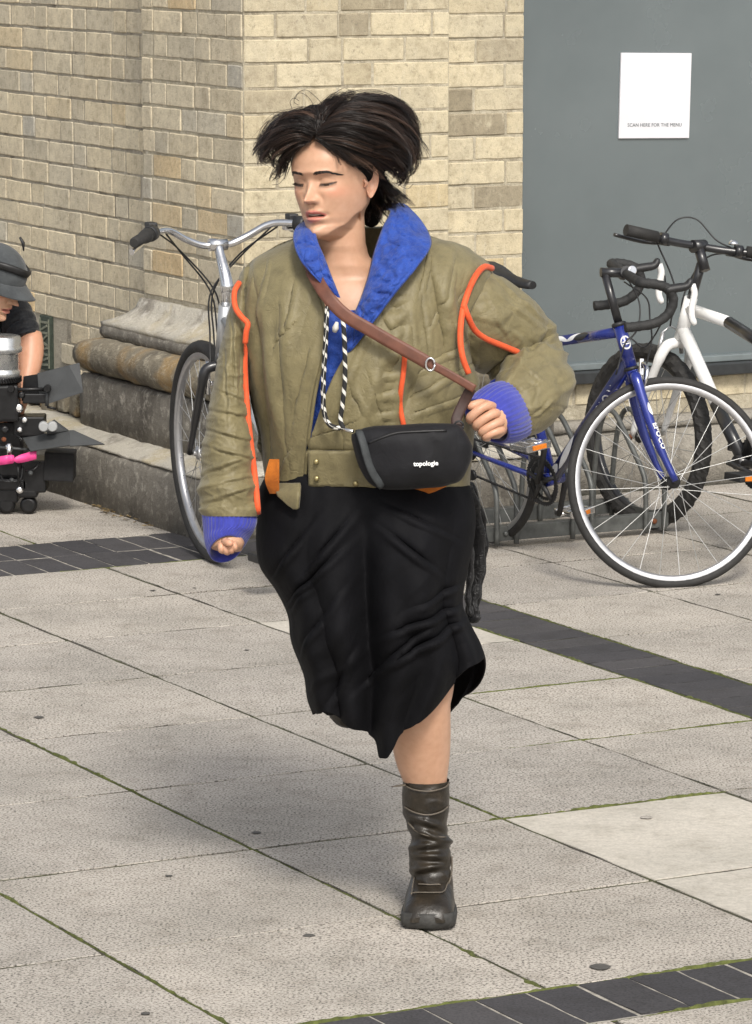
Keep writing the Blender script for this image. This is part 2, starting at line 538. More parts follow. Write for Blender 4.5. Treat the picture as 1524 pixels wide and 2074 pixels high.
# moss growing along the joints
mb = Buf()
def moss(u0, v0, u1, v1, w=.011, h=.005, dens=1.0):
    d = Vector((u1 - u0, v1 - v0, 0)); L_ = d.length; d.normalize(); p = Vector((-d.y, d.x, 0))
    n = max(4, int(L_ / .006))
    row = []
    for i in range(n + 1):
        s = i / n
        c = Vector((u0, v0, 0)) + d * L_ * s
        k = mnoise.noise(Vector((c.x * 9, c.y * 9, 3))) + .5 * mnoise.noise(Vector((c.x * 60, c.y * 60, 1)))
        ww = max(.0010, w * .66 * (.32 + 1.0 * k) * min(1, s * 12, (1 - s) * 12) * dens)
        hh = max(-.004, h * (.35 + k))
        wob = p * (w * .5 * mnoise.noise(Vector((c.x * 40, c.y * 40, 9))))
        row.append([c + wob - p * ww + Vector((0, 0, -.004)), c + wob - p * ww * .5 + Vector((0, 0, hh * .8)), c + wob + Vector((0, 0, hh)), c + wob + p * ww * .5 + Vector((0, 0, hh * .7)), c + wob + p * ww + Vector((0, 0, -.004))])
    mb.loft(row, False)
moss(-1.93, -2.35, -1.935, -3.42, .012, .006)
moss(-1.937, -3.42, -1.94, -5.26, .006, .003)
moss(-1.94, -4.95, -1.942, -5.26, .014, .006)
moss(-2.56, -4.0, -2.56, -5.26, .010, .005)
moss(-2.56, -5.5, -2.56, -6.6, .010, .005)
moss(-1.36, -4.022, -.74, -4.02, .016, .007)
moss(-1.325, -3.6, -1.325, -4.06, .010, .004)
moss(-2.6, -5.262, .6, -5.262, .010, .005)
moss(-2.4, -5.496, .6, -5.496, .014, .007)
moss(-.241, -1.2, -.241, -4.2, .011, .005)
moss(-.011, -1.5, -.011, -4.0, .010, .005)
moss(-.95, -3.39, -.24, -3.39, .007, .003)
moss(-.70, -2.77, -.24, -2.77, .006, .003)
moss(-.76, .5, -.76, -.05, .007, .003)
moss(-.9, -.572, -.25, -.572, .005, .003)
mo = mb.build('moss', M['moss'])
mo.matrix_world = GRID
tag(mo, 'green moss growing in the joints between the paving slabs', 'moss', kind='stuff')
# trodden gum spots
for (px, py, w) in ((79, 1454, 22), (520, 1688, 24), (342, 1776, 17), (626, 1897, 26), (1216, 1960, 44), (295, 2055, 20), (500, 1318, 12), (310, 1197, 14), (394, 1192, 10), (1455, 1205, 16), (1310, 1657, 30), (30, 1645, 7)):
    g = GRID.inverted() @ G(px, py)
    r_ = w / 2 * 7.9 / FPX * (1.2 if py < 1500 else 1)
    n = 14
    vv = [(0, 0, .0012)] + [(math.cos(2 * math.pi * k / n) * r_ * random.uniform(.8, 1.1), math.sin(2 * math.pi * k / n) * r_ * random.uniform(.8, 1.1), 0) for k in range(n)]
    o = obj('gum_spot', mesh('gum_spot', vv, [(0, 1 + k, 1 + (k + 1) % n) for k in range(n)], M['gum'] if px != 1310 else M['slab']), pavement)
    o.location = (g.x, g.y, .0022)

# ------------------------------------------------------------------ brickwork
def brick_mesh(sx, sy, sz, m, seed):
    rr = np.random.default_rng(seed)
    bm = bmesh.new()
    bmesh.ops.create_cube(bm, size=1)
    bmesh.ops.scale(bm, vec=(sx, sy, sz), verts=bm.verts)
    bmesh.ops.bevel(bm, geom=bm.edges[:], offset=.0032, segments=1, affect='EDGES', profile=.5)
    long_e = [e for e in bm.edges if abs(e.verts[0].co.x - e.verts[1].co.x) > sx * .6]
    bmesh.ops.subdivide_edges(bm, edges=long_e, cuts=2 if sx < .15 else 4, use_grid_fill=True)
    for v in bm.verts:
        p = v.co * 34 + Vector((seed * 3.7, 0, 0))
        a = mnoise.noise(p)
        v.co += Vector((mnoise.noise(p + Vector((9, 0, 0))) * .0022, -.0022 * a, mnoise.noise(p + Vector((0, 7, 0))) * .0022))
    me = bpy.data.meshes.new('brick')
    bm.to_mesh(me); bm.free()
    me.materials.append(m)
    me.polygons.foreach_set('use_smooth', [True] * len(me.polygons))
    try:
        me.set_sharp_from_angle(angle=R(24))
    except Exception:
        pass
    return me
_bm_cache = {}
COURSE = .0805
def brick_face(parent, base, axis, a0, a1, z_top, z_bot, m, first=0, out_=None, skip=None, narrow=None):
    """bricks laid in Flemish bond on a face. base: fixed coordinate of the face plane, axis 'u' or 'v'; parent works in grid coordinates"""
    z = z_top; row = first
    while z - COURSE > z_bot - .03:
        x = a0
        ph = row % 2
        k = 0
        units = []
        if ph: units.append(.108)
        while x < a1 - .02:
            if k == 0 and ph: w = .118
            else: w = .232 if (k + ph) % 2 == 0 else .118
            if random.random() < .13: w = random.choice((.118, .175, .232))
            w *= random.uniform(.94, 1.05)
            if a1 - (x + w) < .06: w = a1 - x
            if not (skip and skip(x, x + w, z)):
                hgt = COURSE - .0075 + random.uniform(-.0015, .001)
                kk = (round((w - .009) / .02), m.name, random.randrange(3))
                if kk not in _bm_cache:
                    _bm_cache[kk] = brick_mesh(kk[0] * .02, .08, COURSE - .0075, m, len(_bm_cache))
                o = obj('brick', _bm_cache[kk], parent)
                o.scale = ((w - .009) / (kk[0] * .02), 1, hgt / (COURSE - .0075))
                dep = random.uniform(-.0012, .0028)
                mid = x + w / 2
                zz = z - COURSE / 2 + random.uniform(-.001, .001)
                if axis == 'u':
                    o.location = (mid, base + .04 - dep, zz)
                    o.rotation_euler = (random.uniform(-.012, .012), random.uniform(-.006, .006), random.uniform(-.01, .01))
                else:
                    o.location = (base + .04 - dep, mid, zz)
                    o.rotation_euler = (random.uniform(-.012, .012), random.uniform(-.006, .006), -math.pi / 2 + random.uniform(-.01, .01))
            x += w; k += 1
        z -= COURSE; row += 1
def core(name, boxes, m):
    b = Buf()
    for (u0, u1, v0, v1, z0, z1) in boxes:
        b.box(((u0 + u1) / 2, (v0 + v1) / 2, (z0 + z1) / 2), (u1 - u0, v1 - v0, z1 - z0))
    o = b.build(name, m)
    o.matrix_world = GRID
    return o
V1, U1, U2 = .783, .756, 1.062
ZT = 1.647 + 4 * COURSE
# left wall, set back from the pier
wall = core('brick_wall', [(.1028, .5, V1 - .25, 3.13, 0, 4.5)], M['mortar'])
tag(wall, 'weathered grey-tan brick wall receding behind the camera operator', 'wall')
brick_face(wall, .10, 'v', V1 + .12, 3.1, 1.548 + 5 * COURSE, .02, M['brick_grey'], 0, skip=lambda a, b, z: a < 1.91 and b > 1.79 and z > .30 and z < .56)
plaque = Buf().box((.098, 1.852, .405), (.02, .095, .20), bevel=.003)
pq = plaque.build('wall_plaque', simple('dark_green_iron', (.045, .06, .045), .6, .3, .4, 60, .6, 120, .003))
pq.matrix_world = GRID
tag(pq, 'small dark green upright plaque set in the receding brick wall', 'plaque')
pb = Buf()
for k in range(9):
    zz = .325 + k * .0195
    pb.box((.0865, 1.852 + random.uniform(-.006, .006), zz), (.004, .055, .008), Matrix.Rotation(random.uniform(-.5, .5), 3, 'X'))
pb.box((.0865, 1.812, .405), (.004, .006, .18)).box((.0865, 1.892, .405), (.004, .006, .18))
pb.build('raised_pattern', simple('worn_iron_relief', (.20, .21, .16), .6, .2, .4, 80), pq)
# pier
pier = core('brick_pier', [(.0028, U1 - .004, .0028, V1, .3, 4.5), (U1 - .02, U2 - .006, .0428, V1, .2, 4.5)], M['mortar_pale'])
tag(pier, 'cream and grey brick pier on moulded stone base behind the running person', 'pier')
brick_face(pier, 0, 'u', 0, U1, ZT, .62, M['brick_cream'], 1)
brick_face(pier, .04, 'u', U1, U2, ZT - .015, .25, M['brick_cream'], 0)
brick_face(pier, 0, 'v', .004, V1, ZT, .64, M['brick_grey'], 1)
# stone base: each moulding is carried round the pier
def moulding(name, prof, m, plan, parent, rough=.004, step=.025, seed=0, closed_prof=True, uneven=0.0):
    """prof: (overhang, z) outline; plan(e) -> corner points of the run at overhang e"""
    runs = [plan(e) for e, z in prof]
    npt = len(runs[0])
    rings = []
    for i in range(npt - 1):
        L_ = (Vector(runs[0][i + 1]) - Vector(runs[0][i])).length
        n = max(2, int(L_ / step))
        for k in range(n + (1 if i == npt - 2 else 0)):
            t = k / n
            ring = []
            for (e, z), r_ in zip(prof, runs):
                p = Vector((*r_[i], z)).lerp(Vector((*r_[i + 1], z)), t)
                q = p * 11 + Vector((seed, 0, 0))
                d = mnoise.noise(q) * rough + mnoise.noise(q * 3.3) * rough * .6
                c = max(0, mnoise.noise(q * .8 + Vector((0, 5, 0))) - .25) * rough * 5 if uneven else 0
                p += Vector((mnoise.noise(q + Vector((3, 0, 0))) * rough, mnoise.noise(q + Vector((0, 3, 0))) * rough, d - c * uneven))
                ring.append(p)
            rings.append(ring)
    b = Buf()
    b.loft(rings, closed_prof, True, True)
    me = b.build(name, m, parent)
    return me
def plan_pier(e):
    return [(.10, V1 + e), (-e, V1 + e), (-e, -e), (U2, -e), (U2, .10)]
def torus(e0, z0, r_, n=10, ry=None):
    return [(e0 + math.cos(a) * r_, z0 + math.sin(a) * (ry or r_)) for a in np.linspace(-math.pi / 2, math.pi / 2, n)]
moulding('plinth_block', [(0, .20), (.165, .20), (.168, .30), (.165, .392), (.155, .405), (0, .405)], M['stone'], plan_pier, pier, .005, .03, 3, uneven=.4)
moulding('torus_moulding', [(0, .402)] + torus(.115, .468, .072, 12, .062) + [(0, .53)], M['stone_ochre'], plan_pier, pier, .006, .025, 8, uneven=.5)
moulding('torus_moulding', [(0, .52)] + torus(.085, .552, .03, 8) + [(0, .58)], M['stone'], plan_pier, pier, .004, .025, 14, uneven=.5)
cav = [(0, .56), (.108, .568), (.112, .583), (.075, .597), (.045, .615), (.022, .637), (.010, .668), (.0, .672)]
moulding('cavetto_moulding', cav, M['stone_pale'], plan_pier, pier, .003, .025, 21, uneven=.6)
def plan_low(e):
    return [(-e, 3.2), (-e, V1 + .3), (-e, -e), (U2, -e), (U2, .12)]
moulding('plinth_step', [(0, -.02), (.285, -.02), (.28, .10), (.278, .168), (.262, .188), (.15, .222), (0, .225)], M['stone'], plan_low, pier, .006, .03, 30, uneven=.5)
cap = moulding('step_ledge', [(.10, .19), (.266, .192), (.262, .200), (.165, .229), (.10, .23)], M['stone_pale'], plan_low, pier, .004, .025, 41, uneven=.5)
rub = Buf()
for k in range(14):
    vv = V1 + .25 + k * .055 + random.uniform(-.01, .01)
    rub.box((-.02 + random.uniform(-.03, .02), vv, .25 + random.uniform(0, .04)), (.17, .07, random.uniform(.06, .11)), Matrix.Rotation(random.uniform(-.25, .25), 3, 'X') @ Matrix.Rotation(random.uniform(-.3, .3), 3, 'Z'), .012)
rub.build('broken_base_stone', M['stone_ochre'], pier)

# ------------------------------------------------------------------ shop front
front = core('shop_front', [(U2 - .03, 4.6, .1028, .5, 0, .43), (U2 - .03, 4.6, .42, .6, 0, 4.5)], M['mortar_pale'])
tag(front, 'shop front base of pale brick and grey stone under the grey window', 'shop front')
brick_face(front, .10, 'u', U2, 3.6, .376, .25, M['brick_cream'], 0)
def plan_front(e):
    return [(U2 - .04, .10 - e), (2.1, .10 - e), (4.6, .10 - e)]
moulding('plinth_block', [(-.02, -.02), (.062, -.02), (.06, .12), (.058, .205), (.045, .214), (-.02, .216)], M['stone_step'], plan_front, front, .004, .03, 51, uneven=.3)
moulding('plinth_ledge', [(-.02, .212), (.066, .214), (.066, .238), (.05, .249), (-.02, .251)], M['stone_step'], plan_front, front, .003, .03, 61, uneven=.3)
win = empty('window'); win.parent = front
gl = Buf().box((2.85, .135, 2.45), (3.56, .02, 4.06))
gl.build('glass', M['film'], win)
Buf().box((2.85, .098, .398), (3.57, .10, .040), bevel=.004).build('sill', M['frame_dark'], win)
Buf().box((2.85, .108, .431), (3.57, .036, .022), bevel=.003).build('frame_rail', M['frame_grey'], win)
Buf().box((1.075, .118, 2.45), (.022, .026, 4.0), bevel=.003).build('frame_post', M['frame_grey'], win)
# menu sign
sign = Buf().box((1.621, .1205, 1.345), (.282, .008, .29), bevel=.0015).build('menu_sign', M['white_sign'])
sign.matrix_world = GRID @ Matrix.Translation((1.621, .12, 1.345)) @ Matrix.Rotation(R(1.3), 4, 'Y') @ Matrix.Translation((-1.621, -.12, -1.345))
tag(sign, 'white sign board fixed on grey window above bikes, one line of small capitals', 'sign')
def text_mesh(s, size, ext=.0004, font=None, spacing=1.0, bold=0.0):
    c = bpy.data.curves.new('lettering', 'FONT')
    c.body = s; c.size = size; c.align_x = 'CENTER'; c.align_y = 'CENTER'; c.extrude = ext; c.space_character = spacing; c.offset = bold
    c.resolution_u = 3
    o = bpy.data.objects.new('lettering', c)
    col.objects.link(o)
    bpy.context.view_layer.update()
    me = bpy.data.meshes.new_from_object(o.evaluated_get(bpy.context.evaluated_depsgraph_get()))
    bpy.data.objects.remove(o)
    bpy.data.curves.remove(c)
    me.name = 'lettering'
    return me
tm = text_mesh('SCAN HERE FOR THE MENU', .0168, .0004, spacing=1.04)
tm.materials.append(M['ink'])
t = obj('lettering', tm, sign)
t.matrix_parent_inverse = Matrix()
t.location = (1.621, .1158, 1.245)
t.rotation_euler = (math.pi / 2, 0, 0)

# ------------------------------------------------------------------ cycle rack, litter
rack = empty('bike_rack')
rack.matrix_world = GRID
tag(rack, 'galvanised steel cycle rack with bent wheel hoops in front of shop', 'bike rack')
for v_, u0, u1 in ((-.81, -.05, 1.11), (-.485, -.05, 1.16)):
    b = Buf().box(((u0 + u1) / 2, v_, .045), (u1 - u0, .006, .045), bevel=.001).box(((u0 + u1) / 2, v_ + .018, .066), (u1 - u0, .036, .005), bevel=.001)
    b.build('rail', M['galv'], rack)
for u_ in (-.02, 1.10):
    Buf().box((u_, -.648, .045), (.006, .32, .04), bevel=.001).build('end_bar', M['galv'], rack)
for u_ in (.02, .09, .21, .28, .475, .545, .75, .82, 1.02, 1.09):
    pts = [(u_, -.82, .012), (u_, -.82, .10), (u_, -.815, .17), (u_, -.79, .215), (u_, -.73, .275), (u_, -.67, .335), (u_, -.625, .372), (u_, -.585, .378), (u_, -.55, .35), (u_, -.525, .29), (u_, -.505, .2), (u_, -.495, .1), (u_, -.495, .012)]
    Buf().tube(curve(pts, 40), .0085, 10).build('hoop', M['galv'], rack)
for u_, rusty in ((.51, 0), (.785, 1), (1.055, 1), (.245, 0)):
    Buf().lathe((u_, -.815, .045), (0, -1, 0), [(.009, 0), (.009, .004), (.006, .007), (.002, .008)], 10).build('bolt', M['rust'] if rusty else M['galv'], rack)
for i, (px, py) in enumerate(((1082, 1052), (1112, 1050))):
    g = G(px, py)
    n = 9
    vv, ff = [], []
    for a in range(n):
        for b_ in range(n):
            x_, y_ = (a / (n - 1) - .5), (b_ / (n - 1) - .5)
            q = Vector((x_ * 5 + i * 7, y_ * 5, 0))
            vv.append((x_ * .055 + mnoise.noise(q * 2) * .008, y_ * .05 + mnoise.noise(q * 2 + Vector((4, 0, 0))) * .008, .014 + .016 * mnoise.noise(q)))
    for a in range(n - 1):
        for b_ in range(n - 1):
            ff.append((a * n + b_, a * n + b_ + 1, (a + 1) * n + b_ + 1, (a + 1) * n + b_))
    o = obj('paper_scrap', mesh('paper_scrap', vv, ff, M['paper'], True))
    o.location = (g.x, g.y, 0.004)
    tag(o, ('crumpled white paper scrap on the ground nearer the running person, below bike cranks', 'crumpled white paper scrap on the ground nearer the blue bike front wheel')[i], 'litter', 'paper scraps under the bikes')
lb = Buf()
for k in range(60):
    t_ = random.random()
    p = W(-.30 - random.random() ** 2 * .03, lerp(.55, .05, t_) + random.uniform(-.02, .02), .004 + random.random() * .012)
    rot = Matrix.Rotation(random.uniform(0, 6), 3, 'Z') @ Matrix.Rotation(random.uniform(-.6, .6), 3, 'X')
    s_ = random.uniform(.006, .014)
    lb.add([p + rot @ Vector(q) * s_ for q in ((-1, 0, 0), (0, -.4, .15), (1, 0, 0), (0, .4, .15))], [(0, 1, 2), (0, 2, 3)])
tag(lb.build('leaf_litter', M['leaf']), 'dry brown leaf litter along the foot of the stone plinth', 'leaves', kind='stuff')
# ------------------------------------------------------------------ bicycles
# local frame of a bike: x forward, y to its left, z up, rear contact point at the origin
def wheel(parent, name, c, ax, Rt, tr, rim_m, rim_h, hub_m, spokes=28, knob=False, spoke_m=None, fat=1.0, tyre_text=False):
    """c hub centre, ax axle direction, Rt outer radius of tyre, tr tyre radius; wheel > tyre, rim, hub, spoke"""
    c, ax = Vector(c), Vector(ax).normalized()
    a = ax.orthogonal().normalized(); b_ = ax.cross(a)
    Rr = Rt - tr * 1.7
    w = Buf()
    prof = [(-.0085, .008), (-.010, 0), (-.0095, -rim_h * .6), (-.005, -rim_h), (.005, -rim_h), (.0095, -rim_h * .6), (.010, 0), (.0085, .008)]
    prof = [(x_ * fat, y_) for x_, y_ in prof]
    rings = []
    for i in range(73):
        t = 2 * math.pi * i / 72
        d = a * math.cos(t) + b_ * math.sin(t)
        rings.append([c + d * (Rr + y_) + ax * x_ for x_, y_ in prof])
    w.loft(rings)
    root = w.build(name, rim_m, parent)
    ty = Buf()
    seg = 12
    rings = []
    nn = 144 if knob else 72
    for i in range(nn + 1):
        t = 2 * math.pi * i / nn
        d = a * math.cos(t) + b_ * math.sin(t)
        ring = []
        for k in range(seg):
            q = 2 * math.pi * k / seg
            rr = tr
            if knob and abs(q if q < math.pi else q - 2 * math.pi) < 1.9:
                rr = tr * (1.10 if ((i % nn) // 2 + (1 if k % 2 else 0)) % 2 else .96)
            ring.append(c + d * (Rt - tr + rr * math.cos(q)) + ax * rr * math.sin(q))
        rings.append(ring)
    ty.loft(rings, smooth=not knob)
    ty.build('tyre', M['rubber'], root)
    h = Buf()
    h.lathe(c - ax * .05, ax, [(.006, 0), (.008, .002), (.008, .008), (.012, .010), (.021, .014), (.021, .018), (.012, .024), (.012, .076), (.021, .082), (.021, .086), (.012, .09), (.008, .092), (.008, .098), (.006, .1)], 14)
    h.build('hub', hub_m, root)
    for k in range(spokes):
        side = 1 if k % 2 else -1
        t = 2 * math.pi * k / spokes
        t2 = t + (1 if (k // 2) % 2 else -1) * .95
        p0 = c + ax * side * .033 + (a * math.cos(t2) + b_ * math.sin(t2)) * .019
        p1 = c + (a * math.cos(t) + b_ * math.sin(t)) * (Rr - rim_h * .9)
        Buf().tube([p0, p1], .00115, 5, False).build('spoke', spoke_m or M['steel'], root)
    return root

def wrap_text(s, size, p0, p1, side, r_, m, parent, off=.0006, spacing=1.0, flip=False, bold=0):
    """lettering bent round a tube from p0 to p1, facing 'side'"""
    me = text_mesh(s, size, .0, spacing=spacing, bold=bold)
    p0, p1, side = Vector(p0), Vector(p1), Vector(side)
    d = (p1 - p0).normalized()
    n = (side - d * side.dot(d)).normalized()
    up = n.cross(d)
    mid = (p0 + p1) / 2
    for v in me.vertices:
        x_, y_ = v.co.x, v.co.y
        th = y_ / r_
        v.co = mid + d * x_ + (n * math.cos(th) + up * math.sin(th)) * (r_ + off)
    me.materials.append(m)
    return obj('lettering', me, parent)

def lens_patch(p0, p1, side, r_, wid, m, parent, skew=0.0, T=None):
    """a leaf-shaped painted flash lying on a tube"""
    p0, p1, side = Vector(p0), Vector(p1), Vector(side)
    d = (p1 - p0).normalized(); n = (side - d * side.dot(d)).normalized(); up = n.cross(d)
    vv, ff = [], []
    for i in range(11):
        t = i / 10
        h = wid * math.sin(math.pi * t) ** .8 + .0004
        for k in range(7):
            y_ = lerp(-h, h, k / 6) + skew * (t - .5)
            th = y_ / r_
            q = lerp(p0, p1, t) + (n * math.cos(th) + up * math.sin(th)) * (r_ + .0006)
            vv.append(T @ q if T is not None else q)
    for i in range(10):
        for k in range(6):
            ff.append((i * 7 + k, i * 7 + k + 1, (i + 1) * 7 + k + 1, (i + 1) * 7 + k))
    return obj('flash', mesh('flash', vv, ff, m), parent)

def steer(pts, top, bot, ang):
    ax = (Vector(top) - Vector(bot)).normalized()
    m = Matrix.Translation(Vector(bot)) @ Matrix.Rotation(ang, 4, ax) @ Matrix.Translation(-Vector(bot))
    return m

def place(root, rear, head, lean=0.0, pitch=0.0):
    root.matrix_world = Matrix.Translation(Vector((rear.x, rear.y, 0))) @ Matrix.Rotation(math.atan2(head.y, head.x), 4, 'Z') @ Matrix.Rotation(lean, 4, 'X') @ Matrix.Rotation(pitch, 4, 'Y')

# ---- blue road bike
def blue_bike():
    Rw, tr = .315, .0135
    root = empty('bicycle')
    tag(root, 'blue racing bicycle with black drop handlebars, parked at the rack', 'bicycle')
    B, K = M['blue_paint'], M['black_paint']
    rear = Vector((0, 0, Rw)); bb = Vector((.385, 0, .255))
    ht, hb = Vector((.788, 0, .772)), Vector((.824, 0, .655))
    st = Vector((.268, 0, .675))
    f = Buf()
    f.tube([hb + (hb - ht) * .05, ht + (ht - hb) * .05], .0195, 14)
    f.tube([bb, lerp(bb, st, .4), st], [.0155, .015, .0145], 12)
    f.lathe(bb - Vector((0, .034, 0)), (0, 1, 0), [(.021, 0), (.021, .068)], 14)
    for s in (-1, 1):
        f.tube([bb + Vector((-.03, s * .022, 0)), lerp(bb, rear, .45) + Vector((0, s * .05, .004)), rear + Vector((0, s * .06, 0))], [.010, .009, .006], 8)
        f.tube([st + Vector((0, s * .012, -.02)), lerp(st, rear, .45) + Vector((0, s * .045, 0)), rear + Vector((0, s * .06, 0))], [.008, .008, .006], 8)
    f.tube([bb, hb], .012, 8)
    fr = f.build('frame', B, root)
    dt0, dt1 = bb + Vector((.01, 0, .01)), hb + Vector((-.006, 0, .012))
    Buf().tube([dt0, dt1], [.0215, .0205], 14).build('down_tube', simple('navy_bike_paint', (.010, .014, .075), .3, .2, .25, 12, coat=.7), fr)
    tt0, tt1 = st + Vector((.0, 0, -.02)), ht + Vector((-.004, 0, -.018))
    Buf().tube([tt0, lerp(tt0, tt1, .62)], .0155, 12).build('top_tube', simple('navy_top_tube', (.010, .016, .10), .3, .2, .25, 12, coat=.7), fr)
    Buf().tube([lerp(tt0, tt1, .62), tt1], .0157, 12).build('top_tube', B, fr)
    # white flashes of the frame
    for sd in (-1, 1):
        for tp_, sk_ in ((.30, .02), (.42, -.02), (.53, .02)):
            lens_patch(lerp(tt0, tt1, tp_), lerp(tt0, tt1, tp_ + .13), (0, sd, .5), .0156, .007, M['white_ink'], fr, sk_)
        lens_patch(lerp(tt0, tt1, .60), lerp(tt0, tt1, .74), (0, sd, .4), .0158, .012, K, fr, .01)
        lens_patch(lerp(dt0, dt1, .10), lerp(dt0, dt1, .36), (.5, sd, .3), .0214, .010, M['grey_ink'], fr, .02)
        lens_patch(lerp(dt0, dt1, .02), lerp(dt0, dt1, .12), (0, sd, .0), .0216, .012, M['grey_ink'], fr, .0)
    for sd in (1, -1):
        a_, c_ = (dt0, dt1) if sd < 0 else (dt1, dt0)
        if sd < 0: wrap_text('USION', .046, lerp(dt0, dt1, .42), lerp(dt0, dt1, .96), (.95, -.5, -.1), .0213, M['grey_ink'], fr, .0006, 1.25)
        else: wrap_text('USION', .046, lerp(dt1, dt0, .02), lerp(dt1, dt0, .6), (0, sd, .25), .0213, M['grey_ink'], fr, .0006, 1.25)
    # head badge: ring with a barred disc, on the front-left of the head tube
    Buf().lathe(lerp(ht, hb, -.10), hb - ht, [(.0185, 0), (.0225, .003), (.0225, .010), (.0195, .013)], 16).build('headset', M['black_plastic'], fr)
    Buf().lathe(lerp(ht, hb, 1.02), hb - ht, [(.0195, 0), (.0225, .003), (.0225, .008), (.0195, .011)], 16).build('headset', M['black_plastic'], fr)
    def on_head(az, h_):
        axh = (hb - ht).normalized()
        fw = Vector((1, 0, 0)); fw = (fw - axh * fw.dot(axh)).normalized(); lf = axh.cross(fw)
        return ht + axh * h_ + (fw * math.cos(az) + lf * math.sin(az)) * .0203
    for az0 in (.35,):
        bd = Buf()
        for i in range(24):
            t0, t1 = 2 * math.pi * i / 24, 2 * math.pi * (i + 1) / 24
            q4 = [on_head(az0 + math.cos(t_) * rr / .0195, .052 + math.sin(t_) * rr * 1.25) for t_, rr in ((t0, .0125), (t1, .0125), (t1, .0165), (t0, .0165))]
            bd.add(q4, [(0, 1, 2, 3)])
        for hh in (.0475, .0545):
            for i in range(6):
                x0, x1 = -.0105 + .0035 * i, -.0105 + .0035 * (i + 1)
                bd.add([on_head(az0 + x_ / .0195, hh + y_) for x_, y_ in ((x0, 0), (x1, 0), (x1, .0035), (x0, .0035))], [(0, 1, 2, 3)])
        bd.build('head_badge', M['white_ink'], fr)
    wheel(root, 'rear_wheel', rear, (0, 1, 0), Rw, tr, M['alu'], .016, M['black_plastic'], 28)
    # saddle and post
    sp = st + (st - bb).normalized() * .17
    Buf().tube([st - (st - bb).normalized() * .03, sp], .0135, 12).build('seat_post', M['black_paint'], root)
    Buf().lathe(st + (st - bb).normalized() * -.004, st - bb, [(.018, 0), (.018, .014)], 12).build('seat_clamp', M['alu'], root)
    def saddle(parent, c, L_, w_, m):
        rings = []
        for i in range(15):
            t = i / 14
            x_ = lerp(-.11, L_ - .11, t)
            ww = lerp(w_ / 2, .02, min(1, (t / .62)) ** 1.3) * (1 if t < .97 else .7) * (0.75 if i == 0 else 1)
            hgt = .018 + .022 * (1 - t)
            zz = .012 * math.cos(t * 3.4) 
            ring = []
            for k in range(14):
                q = 2 * math.pi * k / 14
                ring.append(c + Vector((x_, math.cos(q) * ww, zz + math.sin(q) * hgt * (.55 if math.sin(q) < 0 else .8))))
            rings.append(ring)
        return Buf().loft(rings, True, True, True).build('saddle', m, parent)
    saddle(root, sp + Vector((.0, 0, .03)), .265, .14, M['black_plastic'])
    Buf().tube([sp + Vector((-.05, .02, .02)), sp + Vector((-.03, .018, .0)), sp + Vector((.06, .018, .0)), sp + Vector((.10, .01, .02))], .0035, 6).build('saddle_rail', M['steel'], root)
    # drive side
    cr = Vector((0, 1, 0))
    for s in (-1,):
        cb = Buf()
        for rad, teeth in ((.076, 46), (.060, 38)):
            yy = -.042 if rad > .07 else -.036
            ring_o = []
            for k in range(teeth * 2):
                t = 2 * math.pi * k / (teeth * 2); rr = rad + (.003 if k % 2 else -.001)
                ring_o.append((math.cos(t) * rr, math.sin(t) * rr))
            for yv in ((yy, yy + .003),):
                rings = [[bb + Vector((x_ * .86, y_, z_ * .86)) for x_, z_ in ring_o for y_ in (yv[0],)], [bb + Vector((x_, yv[0], z_)) for x_, z_ in ring_o], [bb + Vector((x_, yv[1], z_)) for x_, z_ in ring_o], [bb + Vector((x_ * .86, yv[1], z_ * .86)) for x_, z_ in ring_o]]
                cb.loft(rings, smooth=False)
        for k in range(5):
            t = 2 * math.pi * k / 5 + .3
            cb.tube([bb + Vector((0, -.046, 0)), bb + Vector((math.cos(t) * .068, -.042, math.sin(t) * .068))], [.010, .006], 6)
        cb.lathe(bb + Vector((0, -.036, 0)), (0, -1, 0), [(.016, 0), (.016, .016), (.010, .02)], 12)
        cb.build('chainset', M['black_plastic'], root)
    ca = R(62)
    for s in (-1, 1):
        dirv = Vector((math.cos(ca), 0, math.sin(ca))) * s * -1
        p0 = bb + Vector((0, s * .055, 0)); p1 = p0 + dirv * .16 + Vector((0, s * .012, 0))
        Buf().tube([p0, lerp(p0, p1, .5), p1], [.013, .0105, .010], 8, flat=.7).build('crank', M['black_plastic'] if s < 0 else M['black_plastic'], root)
        pd = Buf()
        pc = p1 + Vector((0, s * .06, 0))
        for dx in (-.04, .04):
            pd.box(pc + Vector((dx, 0, 0)), (.012, .09, .022), bevel=.002)
        for dy in (-.04, .0, .04):
            pd.box(pc + Vector((0, dy, 0)), (.085, .012, .016), bevel=.002)
        pd.tube([p1, pc], .007, 8)
        po = pd.build('pedal', M['chrome'], root)
        for dx in (-.0475, .0475):
            Buf().box(pc + Vector((dx, 0, 0)), (.004, .05, .014), bevel=.001).build('reflector', M['amber'], po)
    ch = Buf()
    rs = .036
    up = [bb + Vector((0, -.039, .075)), rear + Vector((0, -.045, rs))]
    lo = [bb + Vector((0, -.039, -.075)), rear + Vector((.03, -.045, -.085))]
    for pr in (up, lo):
        n = 34
        for i in range(n):
            a_, b_ = lerp(pr[0], pr[1], i / n), lerp(pr[0], pr[1], (i + .8) / n)
            ch.tube([a_, b_], .0042, 5)
    ch.build('chain', M['black_plastic'], root)['kind'] = 'stuff'
    dr = Buf()
    for k in range(6):
        dr.lathe(rear + Vector((0, -.030 - k * .004, 0)), (0, -1, 0), [(.018, 0), (.046 - k * .005, .0005), (.046 - k * .005, .002), (.018, .0025)], 20)
    dr.tube([rear + Vector((0, -.06, -.01)), rear + Vector((.01, -.055, -.05)), rear + Vector((.03, -.05, -.10))], .009, 8)
